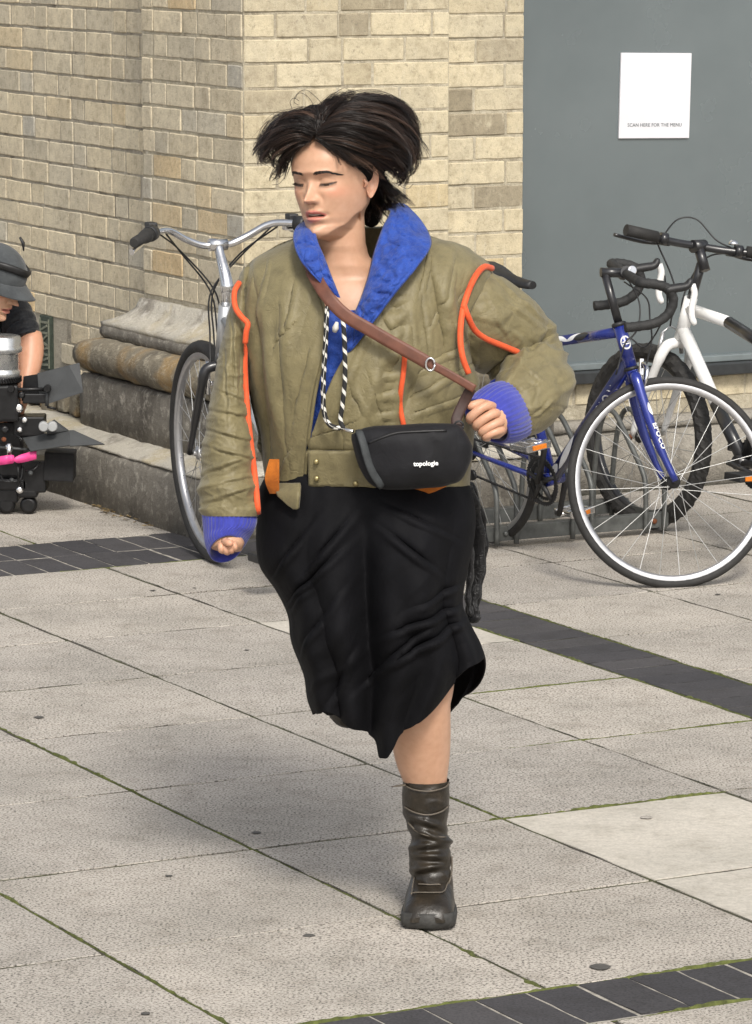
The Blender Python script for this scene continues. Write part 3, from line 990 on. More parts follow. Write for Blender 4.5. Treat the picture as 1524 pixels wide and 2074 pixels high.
    dr.lathe(rear + Vector((.03, -.052, -.085)), (0, 1, 0), [(.017, 0), (.017, .008)], 12).lathe(rear + Vector((.005, -.052, -.045)), (0, 1, 0), [(.017, 0), (.017, .008)], 12)
    dr.build('derailleur', M['black_plastic'], root)
    # ---- steered parts
    ANG = R(70)
    S = steer(None, ht, hb, ANG)
    axh = (ht - hb).normalized()
    hub = hb + Vector((.128, 0, Rw - hb.z)) + Vector((.038, 0, 0)) * 0
    def buf():
        b = Buf(); b.m = S; return b
    crown = hb - axh * .03
    fk = buf()
    fk.tube([crown + axh * .05, crown - axh * .012], .019, 12)
    for s in (-1, 1):
        fk.tube(curve([crown + Vector((0, s * .018, 0)), crown + Vector((.003, s * .034, -.02)), lerp(crown, hub, .35) + Vector((-.012, s * .046, 0)), lerp(crown, hub, .7) + Vector((-.012, s * .052, 0)), hub + Vector((0, s * .054, 0))], 18), [.0165] * 6 + [.0155] * 4 + [.0135] * 4 + [.0105] * 4, 12)
    fo = fk.build('fork', B, root)
    for s in (-1, 1):
        a_, b_ = lerp(crown, hub, .28) + Vector((-.012, s * .044, 0)), lerp(crown, hub, .36) + Vector((-.012, s * .046, 0))
        lens_patch(a_, lerp(crown, hub, .40) + Vector((-.012, s * .047, 0)), (.8, s, 0), .0160, .008, M['white_ink'], fo, .0, S)
        a_, b_ = lerp(crown, hub, .44) + Vector((-.0122, s * .048, 0)), lerp(crown, hub, .74) + Vector((-.0122, s * .0523, 0))
        if s > 0: a_, b_ = b_, a_
        wt = wrap_text('EPOCO', .023, a_, b_, (.55, s, 0), .0152, M['white_ink'], fo, .0006, 1.1, bold=.0008)
        for v in wt.data.vertices: v.co = S @ v.co
    hub_w = S @ hub
    axw = (S.to_3x3() @ Vector((0, 1, 0))).normalized()
    wheel(root, 'front_wheel', hub_w, axw, Rw, tr, M['alu'], .016, M['black_plastic'], 28)
    # stem, drop bars, hoods
    sm = buf()
    qt = ht + axh * .165
    sm.tube([ht + axh * .01, qt], .0128, 12)
    cl = qt + Vector((.062, 0, .002))
    sm.tube([qt - Vector((.012, 0, 0)), cl], .0145, 12)
    sm.lathe(cl - Vector((0, .022, 0)), (0, 1, 0), [(.019, 0), (.019, .044)], 14)
    sm.build('stem', M['black_paint'], root)
    lg = buf(); lg.box(cl + Vector((.02, 0, -.004)), (.014, .05, .03), bevel=.003); lg.build('stem_cap', M['black_paint'], root)
    rf = buf(); rf.lathe(cl + Vector((.012, -.03, .004)), (.2, -1, 0), [(.014, 0), (.015, .006), (.012, .008)], 16); rf.build('bell', M['chrome'], root)
    hw = .185
    roll = Matrix.Translation(cl) @ Matrix.Rotation(R(17), 4, 'X') @ Matrix.Translation(-cl)
    def bufr():
        b = Buf(); b.m = S @ roll; return b
    for s in (-1, 1):
        path = curve([cl, cl + Vector((0, s * hw * .75, 0)), cl + Vector((.008, s * hw * .96, 0)), cl + Vector((.045, s * hw, -.001)), cl + Vector((.082, s * hw, -.012)), cl + Vector((.103, s * hw, -.045)), cl + Vector((.092, s * hw, -.085)), cl + Vector((.055, s * hw, -.115)), cl + Vector((.0, s * hw, -.128)), cl + Vector((-.035, s * hw, -.133))], 56)
        hb_ = bufr(); hb_.tube(path, [.0145 + (.0012 if i % 3 == 0 else 0) for i in range(56)], 10)
        hb_.build('handlebar', M['bar_tape'], root)
        hd = bufr()
        h0 = cl + Vector((.085, s * hw, -.012))
        hd.tube(curve([h0 + Vector((-.01, 0, -.004)), h0 + Vector((.025, 0, .004)), h0 + Vector((.055, 0, .012)), h0 + Vector((.066, 0, .034))], 14), [.017, .018, .018, .0175, .017, .0168, .0165, .016, .0155, .015, .0145, .013, .011, .006], 10, flat=.8)
        hd.build('brake_hood', M['black_plastic'], root)
        lv = bufr()
        lv.tube(curve([h0 + Vector((.070, 0, .016)), h0 + Vector((.080, 0, -.01)), h0 + Vector((.076, 0, -.05)), h0 + Vector((.080, 0, -.082)), h0 + Vector((.092, 0, -.102))], 16), [.007] * 14 + [.006, .004], 8, flat=1.5)
        lv.build('brake_lever', M['white_paint'], root)
    cb = buf()
    br = crown + Vector((.03, 0, .01))
    cb.tube(curve([cl + Vector((.05, hw, .0)), cl + Vector((.09, .08, -.06)), cl + Vector((.085, .02, -.13)), br + Vector((.03, .02, .10)), br + Vector((.012, .015, .02))], 24), .0026, 6)
    cb.tube(curve([cl + Vector((.07, -hw, -.03)), cl + Vector((.10, -.1, -.12)), cl + Vector((.06, -.03, -.22)), ht + Vector((.02, -.022, -.04)), hb + Vector((-.05, -.02, -.03))], 24), .0026, 6)
    cb.tube(curve([cl + Vector((.02, .04, -.01)), cl + Vector((.06, .05, -.08)), cl + Vector((.05, .03, -.16)), ht + Vector((.022, .022, -.05))], 20), .0026, 6)
    cb.build('cables', M['black_plastic'], root)
    bc = buf()
    for s in (-1, 1):
        bc.tube(curve([br + Vector((0, 0, .03)), br + Vector((.004, s * .028, .01)), br + Vector((0, s * .03, -.025)), br + Vector((-.004, s * .014, -.042))], 12), .006, 8)
    bc.box(br + Vector((0, .02, .02)), (.012, .012, .05), bevel=.002)
    bc.build('brake_caliper', M['chrome'], root)
    # stand so that both tyres touch the ground
    low = hub_w.z - Rw * math.sqrt(max(0, 1 - axw.z ** 2))
    pitch = math.atan2(low, hub_w.x)
    r0, f0 = G(985, 1096), G(1392, 1182)
    hl = hub_w.copy()
    ang_l = math.atan2(hl.y, hl.x)
    dv = f0 - r0
    a_ = math.atan2(dv.y, dv.x) - ang_l
    place(root, r0, Vector((math.cos(a_), math.sin(a_), 0)), R(7.5), pitch)
    return root
blue_bike()

# ---- white mountain bike, front wheel in the rack
def white_bike():
    Rw, tr = .298, .026
    root = empty('bicycle')
    tag(root, 'white and black mountain bicycle with knobbly tyre behind the blue one', 'bicycle')
    rear = Vector((0, 0, Rw)); bb = Vector((.40, 0, .275))
    ht, hb = Vector((.735, 0, .735)), Vector((.768, 0, .645))
    st = Vector((.265, 0, .66))
    Wm, K = M['white_paint'], M['black_paint']
    f = Buf()
    f.tube([hb - Vector((-.006, 0, .02)), ht + Vector((-.006, 0, .025))], .021, 14)
    f.tube([lerp(bb, hb, .45), hb + Vector((-.008, 0, .01))], [.020, .022], 14)
    f.tube([lerp(st, ht, .55), ht + Vector((0, 0, -.01))], .019, 12)
    fr = f.build('frame', Wm, root)
    f = Buf()
    f.tube([bb, lerp(bb, hb, .452)], [.021, .0203], 14)
    f.tube([st + Vector((0, 0, -.03)), lerp(st, ht, .552)], .0192, 12)
    f.tube([bb, st], .016, 12)
    f.lathe(bb - Vector((0, .036, 0)), (0, 1, 0), [(.022, 0), (.022, .072)], 14)
    for s in (-1, 1):
        f.tube([bb + Vector((-.03, s * .025, 0)), lerp(bb, rear, .4) + Vector((0, s * .055, 0)), rear + Vector((0, s * .066, 0))], [.011, .010, .008], 8)
        f.tube([st + Vector((0, s * .015, -.04)), lerp(st, rear, .4) + Vector((0, s * .05, 0)), rear + Vector((0, s * .066, 0))], [.009, .009, .007], 8)
    f.build('rear_triangle', K, fr)
    wheel(root, 'rear_wheel', rear, (0, 1, 0), Rw, tr, M['black_paint'], .014, M['black_plastic'], 28, True, fat=1.4)
    sp = st + (st - bb).normalized() * .16
    Buf().tube([st, sp], .0135, 12).build('seat_post', K, root)
    rings = []
    for i in range(13):
        t = i / 12
        ww = lerp(.075, .02, min(1, t / .6) ** 1.2) * (.7 if i in (0, 12) else 1)
        rings.append([sp + Vector((-.11 + .26 * t, math.cos(q) * ww, .03 + math.sin(q) * (.03 - .012 * t))) for q in np.linspace(0, 2 * math.pi, 14, endpoint=False)])
    Buf().loft(rings, True, True, True).build('saddle', M['black_plastic'], root)
    cb = Buf()
    for rad in (.085, .066):
        ro = []
        for k in range(88):
            t = 2 * math.pi * k / 88; rr = rad + (.003 if k % 2 else -.001)
            ro.append((math.cos(t) * rr, math.sin(t) * rr))
        yy = .045 if rad > .08 else .038
        cb.loft([[bb + Vector((x_ * .55, -yy, z_ * .55)) for x_, z_ in ro], [bb + Vector((x_, -yy, z_)) for x_, z_ in ro], [bb + Vector((x_, -yy + .004, z_)) for x_, z_ in ro]], smooth=False)
    cb.build('chainset', M['black_plastic'], root)
    ca = R(8)
    for s in (-1, 1):
        dirv = Vector((math.cos(ca), 0, math.sin(ca))) * s * -1
        p0 = bb + Vector((0, s * .06, 0)); p1 = p0 + dirv * .165 + Vector((0, s * .01, 0))
        Buf().tube([p0, p1], [.013, .010], 8, flat=.7).build('crank', K, root)
        pc = p1 + Vector((0, s * .055, 0))
        po = Buf().box(pc, (.085, .085, .024), bevel=.004).tube([p1, pc], .007, 8).build('pedal', M['black_plastic'], root)
        for dx in (-.0445, .0445):
            Buf().box(pc + Vector((dx, 0, 0)), (.004, .05, .015), bevel=.001).build('reflector', M['amber'], po)
    axh = (ht - hb).normalized()
    S = steer(None, ht, hb, R(6))
    def buf():
        b = Buf(); b.m = S; return b
    hub = Vector((hb.x + .155, 0, Rw))
    crown = hb - axh * .045
    fk = buf()
    fk.tube([hb, crown], .019, 12)
    for s in (-1, 1):
        fk.tube(curve([crown + Vector((0, s * .01, .01)), crown + Vector((.004, s * .045, 0)), crown + Vector((.02, s * .066, -.05)), lerp(crown, hub, .6) + Vector((.004, s * .066, 0)), hub + Vector((0, s * .066, 0))], 18), [.018] * 5 + [.0175] * 4 + [.014] * 4 + [.011] * 4 + [.009], 12)
    fk.build('fork', Wm, root)
    wheel(root, 'front_wheel', S @ hub, S.to_3x3() @ Vector((0, 1, 0)), Rw, tr, M['black_paint'], .014, M['black_plastic'], 28, True, fat=1.4)
    nt = buf(); nt.lathe(hub + Vector((0, .07, 0)), (0, 1, 0), [(.010, 0), (.010, .01), (.005, .016)], 8); nt.build('axle_nut', M['rust'], root)
    qt = ht + axh * .145
    sm = buf(); sm.tube([ht + axh * .02, qt], .0155, 12)
    cl = qt + Vector((.015, 0, .055))
    sm.tube([qt + Vector((-.02, 0, -.02)), cl], .017, 12)
    sm.lathe(cl - Vector((0, .025, 0)), (0, 1, 0), [(.021, 0), (.021, .05)], 12)
    sm.build('stem', K, root)
    tilt = Matrix.Translation(cl) @ Matrix.Rotation(R(10), 4, 'X') @ Matrix.Rotation(R(-24), 4, 'Z') @ Matrix.Translation(-cl)
    def bufb():
        b = Buf(); b.m = S @ tilt; return b
    hbr = bufb(); hbr.tube(curve([cl + Vector((-.05, -.25, .01)), cl + Vector((-.015, -.10, .0)), cl, cl + Vector((-.015, .10, .0)), cl + Vector((-.05, .25, .01))], 24), .0125, 12)
    hbr.build('handlebar', K, root)
    for s in (-1, 1):
        gp = bufb(); gp.tube([cl + Vector((-.031, s * .15, .006)), cl + Vector((-.052, s * .26, .011))], .0185, 14); gp.build('grip', M['rubber'], root)
        lv = bufb(); lv.lathe(cl + Vector((-.024, s * .125, .004)), (0, 1, 0), [(.02, -.012), (.02, .012)], 12); lv.box(cl + Vector((.0, s * .115, -.006)), (.035, .035, .02), bevel=.004)
        lv.tube(curve([cl + Vector((.01, s * .125, -.01)), cl + Vector((.02, s * .17, -.014)), cl + Vector((.0, s * .23, -.012)), cl + Vector((-.02, s * .285, -.008))], 12), .006, 8)
        lv.build('brake_lever', K, root)
    bl = bufb(); bl.lathe(cl + Vector((-.01, -.11, .02)), (0, 0, 1), [(.017, 0), (.016, .008), (.009, .016), (.002, .018)], 16); bl.build('bell', M['chrome'], root)
    cbl = bufb()
    cbl.tube(curve([cl + Vector((.01, .14, .0)), cl + Vector((.09, .10, -.02)), cl + Vector((.08, .03, -.14)), hb + Vector((.03, .02, .02))], 20), .0028, 6)
    cbl.tube(curve([cl + Vector((.01, .12, .01)), cl + Vector((.07, .06, .075)), cl + Vector((.06, .0, .085)), cl + Vector((.02, -.06, .03)), cl + Vector((.01, -.12, .01))], 24), .0028, 6)
    cbl.tube(curve([cl + Vector((.01, -.14, .0)), cl + Vector((.09, -.06, -.03)), cl + Vector((.07, .0, -.16)), hb + Vector((.03, -.02, .0))], 20), .0028, 6)
    cbl.build('cables', M['black_plastic'], root)
    brk = buf()
    for s in (-1, 1):
        brk.tube([crown + Vector((.04, s * .05, -.03)), crown + Vector((.035, s * .035, .04))], .007, 8)
    brk.tube([crown + Vector((.035, -.04, .04)), crown + Vector((.04, 0, .06)), crown + Vector((.035, .04, .04))], .003, 6)
    brk.build('brake_caliper', M['alu'], root)
    head = Vector((-.52, .854, 0))
    f0 = G(1303, 1068)
    place(root, f0 - head * (hub.x), head, R(3))
    return root
white_bike()

# ---- silver town bike
def silver_bike():
    Rw, tr = .342, .021
    root = empty('bicycle')
    tag(root, 'silver town bicycle with swept chrome handlebars, front wheel by the stone base', 'bicycle')
    A, K = M['silver_paint'], M['black_plastic']
    rear = Vector((0, 0, Rw)); bb = Vector((.45, 0, .29))
    ht, hb = Vector((.845, 0, .80)), Vector((.892, 0, .655))
    st = Vector((.29, 0, .73))
    f = Buf()
    f.tube([hb + (hb - ht) * .1, ht + (ht - hb) * .1], .020, 14)
    f.tube([bb, hb + Vector((-.006, 0, .01))], .019, 12)
    f.tube([lerp(bb, st, .55), ht + Vector((0, 0, -.03))], .017, 12)
    f.tube([bb, st], .016, 12)
    f.lathe(bb - Vector((0, .036, 0)), (0, 1, 0), [(.022, 0), (.022, .072)], 14)
    for s in (-1, 1):
        f.tube([bb + Vector((-.03, s * .025, 0)), rear + Vector((0, s * .066, 0))], [.011, .008], 8)
        f.tube([st + Vector((0, s * .015, -.05)), rear + Vector((0, s * .066, 0))], [.009, .007], 8)
    f.build('frame', A, root)
    wheel(root, 'rear_wheel', rear, (0, 1, 0), Rw, tr, M['alu'], .018, M['alu'], 32, fat=1.2)
    sp = st + (st - bb).normalized() * .13
    Buf().tube([st, sp], .0135, 12).build('seat_post', A, root)
    rings = []
    for i in range(13):
        t = i / 12
        ww = lerp(.095, .022, min(1, t / .6) ** 1.2) * (.7 if i in (0, 12) else 1)
        rings.append([sp + Vector((-.12 + .26 * t, math.cos(q) * ww, .03 + math.sin(q) * (.035 - .012 * t))) for q in np.linspace(0, 2 * math.pi, 14, endpoint=False)])
    Buf().loft(rings, True, True, True).build('saddle', K, root)
    Buf().lathe(bb + Vector((0, -.05, 0)), (0, 1, 0), [(.09, 0), (.094, .002), (.09, .004)], 40).build('chainset', M['black_plastic'], root)
    for s in (-1, 1):
        dirv = Vector((math.cos(R(105)), 0, -math.sin(R(105)))) * s
        p0 = bb + Vector((0, s * .06, 0)); p1 = p0 + dirv * .165
        Buf().tube([p0, p1], [.013, .010], 8, flat=.7).build('crank', K, root)
        pc = p1 + Vector((0, s * .06, 0))
        Buf().box(pc, (.09, .09, .026), bevel=.004).tube([p1, pc], .007, 8).build('pedal', K, root)
    axh = (ht - hb).normalized()
    S = steer(None, ht, hb, R(-7))
    def buf():
        b = Buf(); b.m = S; return b
    hub = Vector((hb.x + .16, 0, Rw))
    crown = hb - axh * .03
    fk = buf()
    fk.tube([hb, crown], .02, 12)
    for s in (-1, 1):
        fk.tube(curve([crown + Vector((0, s * .01, .0)), crown + Vector((.004, s * .045, -.01)), crown + Vector((.014, s * .056, -.05)), lerp(crown, hub, .6) + Vector((-.004, s * .058, 0)), hub + Vector((0, s * .06, 0))], 18), [.016] * 9 + [.013] * 5 + [.010] * 4, 12)
    fk.build('fork', M['black_paint'], root)
    w = wheel(root, 'front_wheel', S @ hub, S.to_3x3() @ Vector((0, 1, 0)), Rw, tr, M['alu'], .02, M['alu'], 32, fat=1.25)
    hw = S @ hub
    rb = Buf()
    for q0 in (R(165),):
        for i in range(4):
            t0, t1 = q0 + i * .045, q0 + (i + .62) * .045
            a_, b_ = [hw + Vector((math.cos(t_), 0, math.sin(t_))) * (Rw - tr * 1.7 - .010) + Vector((0, .0125, 0)) for t_ in (t0, t1)]
            d_ = (a_ - hw).normalized() * .006
            rb.add([a_ - d_, b_ - d_, b_ + d_, a_ + d_], [(0, 1, 2, 3)], False)
    rb.build('rim_decal', simple('red_decal', (.45, .04, .04), .5), w)
    q0 = R(172)
    rf = Buf().box(hw + Vector((math.cos(q0), 0, math.sin(q0))) * (Rw - tr * 1.7 - .055) + Vector((0, .012, 0)), (.022, .006, .10), Matrix.Rotation(R(0), 3, 'Y'), .002)
    rf.build('spoke_reflector', M['white_paint'], w)
    bkb = buf()
    for s in (-1, 1):
        bkb.tube([crown + Vector((.03, s * .035, -.09)), crown + Vector((.03, s * .03, .01))], .008, 8)
        bkb.box(crown + Vector((.03, s * .026, -.055)), (.05, .012, .014), bevel=.003)
    bkb.build('brake_caliper', M['chrome'], root)
    qt = ht + axh * .09
    sm = buf()
    sm.tube([ht, qt], .0125, 12)
    cl = qt + Vector((.075, 0, .105))
    sm.tube(curve([qt + Vector((-.004, 0, -.03)), qt + Vector((.015, 0, .02)), lerp(qt, cl, .6), cl], 10), [.021, .021, .020, .019, .018, .017, .016, .015, .015, .015], 12)
    sm.lathe(cl - Vector((0, .028, 0)), (0, 1, 0), [(.019, 0), (.019, .056)], 14)
    sm.build('stem', M['chrome'], root)
    bar = buf()
    half = [cl, cl + Vector((.006, .045, .0)), cl + Vector((.0, .10, .022)), cl + Vector((-.02, .15, .05)), cl + Vector((-.05, .19, .058)), cl + Vector((-.115, .255, .052)), cl + Vector((-.185, .305, .045))]
    full = [Vector((p.x, -p.y, p.z)) for p in half[:0:-1]] + half
    bar.tube(curve(full, 60), .0112, 12)
    bar.build('handlebar', M['chrome'], root)
    for s in (-1, 1):
        mir = lambda p: Vector((p.x, s * p.y, p.z))
        g0, g1 = mir(cl + Vector((-.115, .255, .052))), mir(cl + Vector((-.192, .31, .045)))
        dv = (g1 - g0).normalized()
        gp = buf(); gp.tube([g0 - dv * .012, g0 + dv * .02, g0 + dv * .05, g1 + dv * .02, g1 + dv * .03], [.021, .021, .0165, .0165, .013], 14); gp.build('grip', M['rubber'], root)
        sh = buf(); sh.lathe(g0 - dv * .055, dv, [(.017, 0), (.0245, .004), (.0245, .03), (.022, .038)], 14); sh.box(g0 - dv * .06 + Vector((.02, 0, .01)), (.045, .03, .035), bevel=.006); sh.build('gear_shifter', M['black_plastic'], root)
        lv = buf()
        l0 = g0 - dv * .075 + Vector((.02, 0, -.01))
        lv.box(l0, (.03, .03, .03), bevel=.005)
        lv.tube(curve([l0 + Vector((.02, 0, -.004)), l0 + dv * .06 + Vector((.038, 0, -.016)), l0 + dv * .15 + Vector((.03, 0, -.022)), l0 + dv * .18 + Vector((.028, 0, -.024))], 12), .0075, 8, flat=1.4)
        lv.build('brake_lever', M['chrome'], root)
    cbl = buf()
    for i, (y0, fx) in enumerate(((.19, .07), (.17, .085), (-.18, .075), (-.16, .06))):
        p0 = cl + Vector((-.03, y0, .045))
        cbl.tube(curve([p0, cl + Vector((fx, y0 * .5, -.02 - i * .012)), cl + Vector((fx * .9, y0 * .05 + .012 * (i - 1.5), -.15)), hb + Vector((.05, .012 * (i - 1.5), .06)), hb + Vector((.02, .02 * (i - 1.5), -.05))], 26), .0028, 6)
    cbl.build('cables', M['black_plastic'], root)
    ks = Buf().tube([Vector((.12, .05, .30)), Vector((.06, .17, .012))], .009, 8).build('kickstand', K, root)
    head = Vector((-.46, .888, 0))
    f0 = G(434, 1138)
    place(root, f0 - head * hub.x, head, R(-4))
    return root
silver_bike()
# ------------------------------------------------------------------ the running person
YB = 7.70                                   # distance of the body's mid plane
def PW(px, py, d=0.0):
    return D(px, py, YB + d)
def tab(pairs):
    """smooth cubic through (key, value) pairs"""
    xs = np.array([p[0] for p in pairs], float); ys = np.array([p[1] for p in pairs], float)
    m = np.gradient(ys, xs)
    sl = np.diff(ys) / np.diff(xs)
    for i in range(len(sl)):                # keep it from overshooting
        if sl[i] == 0: m[i] = m[i + 1] = 0
        else:
            a, b = m[i] / sl[i], m[i + 1] / sl[i]
            if a < 0: m[i] = 0
            if b < 0: m[i + 1] = 0
            s = a * a + b * b
            if s > 9:
                t = 3 / math.sqrt(s); m[i] = t * a * sl[i]; m[i + 1] = t * b * sl[i]
    def f(x):
        if x <= xs[0]: return float(ys[0])
        if x >= xs[-1]: return float(ys[-1])
        i = int(np.searchsorted(xs, x) - 1); i = max(0, min(i, len(sl) - 1))
        h = xs[i + 1] - xs[i]; t = (x - xs[i]) / h
        return float((2 * t ** 3 - 3 * t * t + 1) * ys[i] + (t ** 3 - 2 * t * t + t) * h * m[i] + (-2 * t ** 3 + 3 * t * t) * ys[i + 1] + (t ** 3 - t * t) * h * m[i + 1])
    return f
def nz(x, y, z=0.0):
    return mnoise.noise(Vector((x, y, z)))
def ridge(x, y, z=0.0):
    return 1 - min(1, abs(nz(x, y, z)) * 3.2)
def gauss(x, z, cx, cz, sx, sz):
    return math.exp(-((x - cx) / sx) ** 2 - ((z - cz) / sz) ** 2)

def skin_mat():
    m, N, L, b = nodes('skin')
    at = N.new('ShaderNodeAttribute'); at.attribute_name = 'tint'
    sep = N.new('ShaderNodeSeparateColor'); L.new(at.outputs['Color'], sep.inputs[0])
    co = world_pos(N)
    base = ramp(N, L, tex_noise(N, L, co, 55, 4, .6), [(.3, (.505, .288, .184, 1)), (.5, (.54, .315, .205, 1)), (.72, (.575, .342, .228, 1))])
    base = mix(N, L, sep.outputs[2], base, (.60, .25, .16, 1))        # flushed skin
    base = mix(N, L, sep.outputs[0], base, (.50, .17, .14, 1))        # lips
    base = mix(N, L, at.outputs['Alpha'], base, (.50, .45, .42, 1))
    base = mix(N, L, sep.outputs[1], base, (.035, .018, .012, 1))     # lashes, nostrils, open mouth
    L.new(base, b.inputs['Base Color'])
    b.inputs['Roughness'].default_value = .42
    b.inputs['Subsurface Weight'].default_value = .12
    b.inputs['Subsurface Radius'].default_value = (1, .35, .2)
    b.inputs['Subsurface Scale'].default_value = .006
    b.inputs['Specular IOR Level'].default_value = .4
    bump(N, L, b, tex_noise(N, L, co, 900, 2), .12, .0006)
    return m
M['skin'] = skin_mat()
M['hair'] = None
def hair_mat():
    m, N, L, b = nodes('dark_hair')
    at = N.new('ShaderNodeAttribute'); at.attribute_name = 'lock'
    L.new(ramp(N, L, at.outputs['Fac'], [(0, (.005, .004, .0035, 1)), (.5, (.014, .009, .007, 1)), (.8, (.034, .0195, .0135, 1)), (1, (.075, .042, .027, 1))]), b.inputs['Base Color'])
    b.inputs['Roughness'].default_value = .34
    b.inputs['Specular IOR Level'].default_value = .45
    return m
M['hair'] = hair_mat()
M['olive'] = fabric('olive_nylon', (.190, .161, .082), (.140, .118, .060, 1), 1400, .38, .10, .52, 30, 1.0, .15, .0018)
M['olive'].node_tree.nodes['Principled BSDF'].inputs['Specular IOR Level'].default_value = .35
M['blue_quilt'] = fabric('blue_quilted_lining', (.020, .065, .330), (.012, .038, .22, 1), 1200, .5, .15, .55, 40, 1.0, .2, .003)
M['blue_knit'] = fabric('blue_rib_knit', (.040, .050, .330), (.028, .034, .24, 1), 700, .3, .4, .9, 30, .5, .2, .002)
M['orange'] = fabric('orange_piping', (.72, .105, .032), (.56, .075, .022, 1), 900, .2, .1, .6, 40, .5, .2, .001)
M['orange_lining'] = fabric('orange_lining_cloth', (.46, .135, .015), (.32, .085, .01, 1), 900, .3, .1, .6, 30, 1, .3, .002)
M['black_cloth'] = fabric('black_skirt_cloth', (.0066, .0066, .0080), (.0042, .0042, .0050, 1), 1300, .25, .0, .75, 9, .8, .3, .004)
M['black_cloth'].node_tree.nodes['Principled BSDF'].inputs['Specular IOR Level'].default_value = .10
M['bag'] = fabric('black_bag_nylon', (.008, .008, .010), (.006, .006, .007, 1), 1200, .3, .04, .66, 14, .6, .3, .003)
M['strap'] = simple('brown_strap', (.135, .050, .030), .55, 0, .3, 40, .35, 500, .0008)
M['boot'] = None
def boot_mat():
    m, N, L, b = nodes('worn_boot_leather')
    co = world_pos(N)
    n1, n2 = tex_noise(N, L, co, 22, 6, .7), tex_noise(N, L, co, 130, 4, .6)
    c = ramp(N, L, n1, [(.3, (.010, .008, .006, 1)), (.55, (.022, .017, .011, 1)), (.75, (.050, .038, .026, 1))])
    L.new(c, b.inputs['Base Color'])
    rr = N.new('ShaderNodeMapRange'); rr.inputs['To Min'].default_value = .22; rr.inputs['To Max'].default_value = .5
    L.new(n1, rr.inputs[0]); L.new(rr.outputs[0], b.inputs['Roughness'])
    p = bump(N, L, b, n1, .45, .006); bump(N, L, b, n2, .35, .0015, p)
    return m
M['boot'] = boot_mat()
M['boot_edge'] = simple('scuffed_leather_edge', (.105, .088, .068), .6, 0, .3, 60, .3, 300)
M['sole'] = simple('boot_sole_rubber', (.035, .034, .031), .7, 0, .5, 50, .6, 150, .002)

person = empty('person', G(866, 1890))
tag(person, 'dark haired person running in olive jacket, black skirt and one visible brown boot', 'person')
def part(name, b, m, parent=None):
    """a mesh given in world coordinates, hung under the person (or one of its parts)"""
    o = b.build(name, m)
    pr = parent if parent is not None else person
    o.parent = pr
    o.matrix_parent_inverse = pr.matrix_world.inverted() if pr is person else Matrix()
    if pr is not person:
        # parts hang in world coordinates under the person: share its inverse
        o.matrix_parent_inverse = pr.matrix_parent_inverse.inverted() @ person.matrix_world.inverted() if False else Matrix()
    return o
person_inv = Matrix.Translation(-person.location)
def part(name, b, m, parent=None):
    if parent is None:
        b.v = [person_inv @ v for v in b.v]
        return b.build(name, m, person)
    b.v = [person_inv @ v for v in b.v]
    return b.build(name, m, parent)

# ---- head, neck and trunk: one loft from the crown down
HEAD_C = PW(675, 360, -.015)
hyaw, hpitch, hroll = R(30), R(1), R(3)
_f = Vector((-math.sin(hyaw), -math.cos(hyaw), 0))
_r = Vector((-math.cos(hyaw), math.sin(hyaw), 0))
_rotp = Matrix.Rotation(-hpitch, 3, _r)
_f2 = _rotp @ _f; _u2 = _rotp @ Vector((0, 0, 1))
_rotr = Matrix.Rotation(hroll, 3, _f2)
HR, HF, HU = _rotr @ _r, _f2, _rotr @ _u2
def HL(x, y, z):
    return HEAD_C + HR * x + HF * y + HU * z
fz = tab([(-.15, .020), (-.135, .024), (-.124, .031), (-.118, .043), (-.114, .060), (-.110, .0755), (-.105, .083), (-.098, .0865), (-.09, .0855), (-.083, .083), (-.072, .0865), (-.062, .0875), (-.05, .0885), (-.04, .0885), (-.02, .0895), (0, .0905), (.01, .094), (.02, .098), (.035, .0975), (.05, .094), (.065, .086), (.08, .071), (.09, .055), (.1, .031), (.107, .0)])
bz = tab([(-.15, .062), (-.12, .060), (-.09, .062), (-.06, .072), (-.03, .086), (0, .096), (.03, .100), (.06, .093), (.08, .076), (.095, .05), (.107, .0)])
wz = tab([(-.15, .050), (-.13, .049), (-.118, .0485), (-.108, .0475), (-.095, .0485), (-.08, .0515), (-.06, .0575), (-.04, .064), (-.02, .0685), (0, .0705), (.03, .0715), (.05, .069), (.07, .0615), (.09, .045), (.1, .029), (.107, .0)])
pz = tab([(-.15, 1.0), (-.122, 1.0), (-.112, 1.25), (-.10, 1.36), (-.085, 1.26), (-.06, 1.1), (-.03, .98), (0, .92), (.03, .88), (.06, .9), (.107, 1.0)])
def eye(x, z):
    return sum(gauss(abs(x), z, *q[:4]) * q[4] for q in ((.031, .0005, .017, .011, -.0095), (.0305, -.0005, .0125, .0078, .0078), (.017, .000, .006, .006, -.0025), (.031, -.0135, .013, .0045, -.0014)))
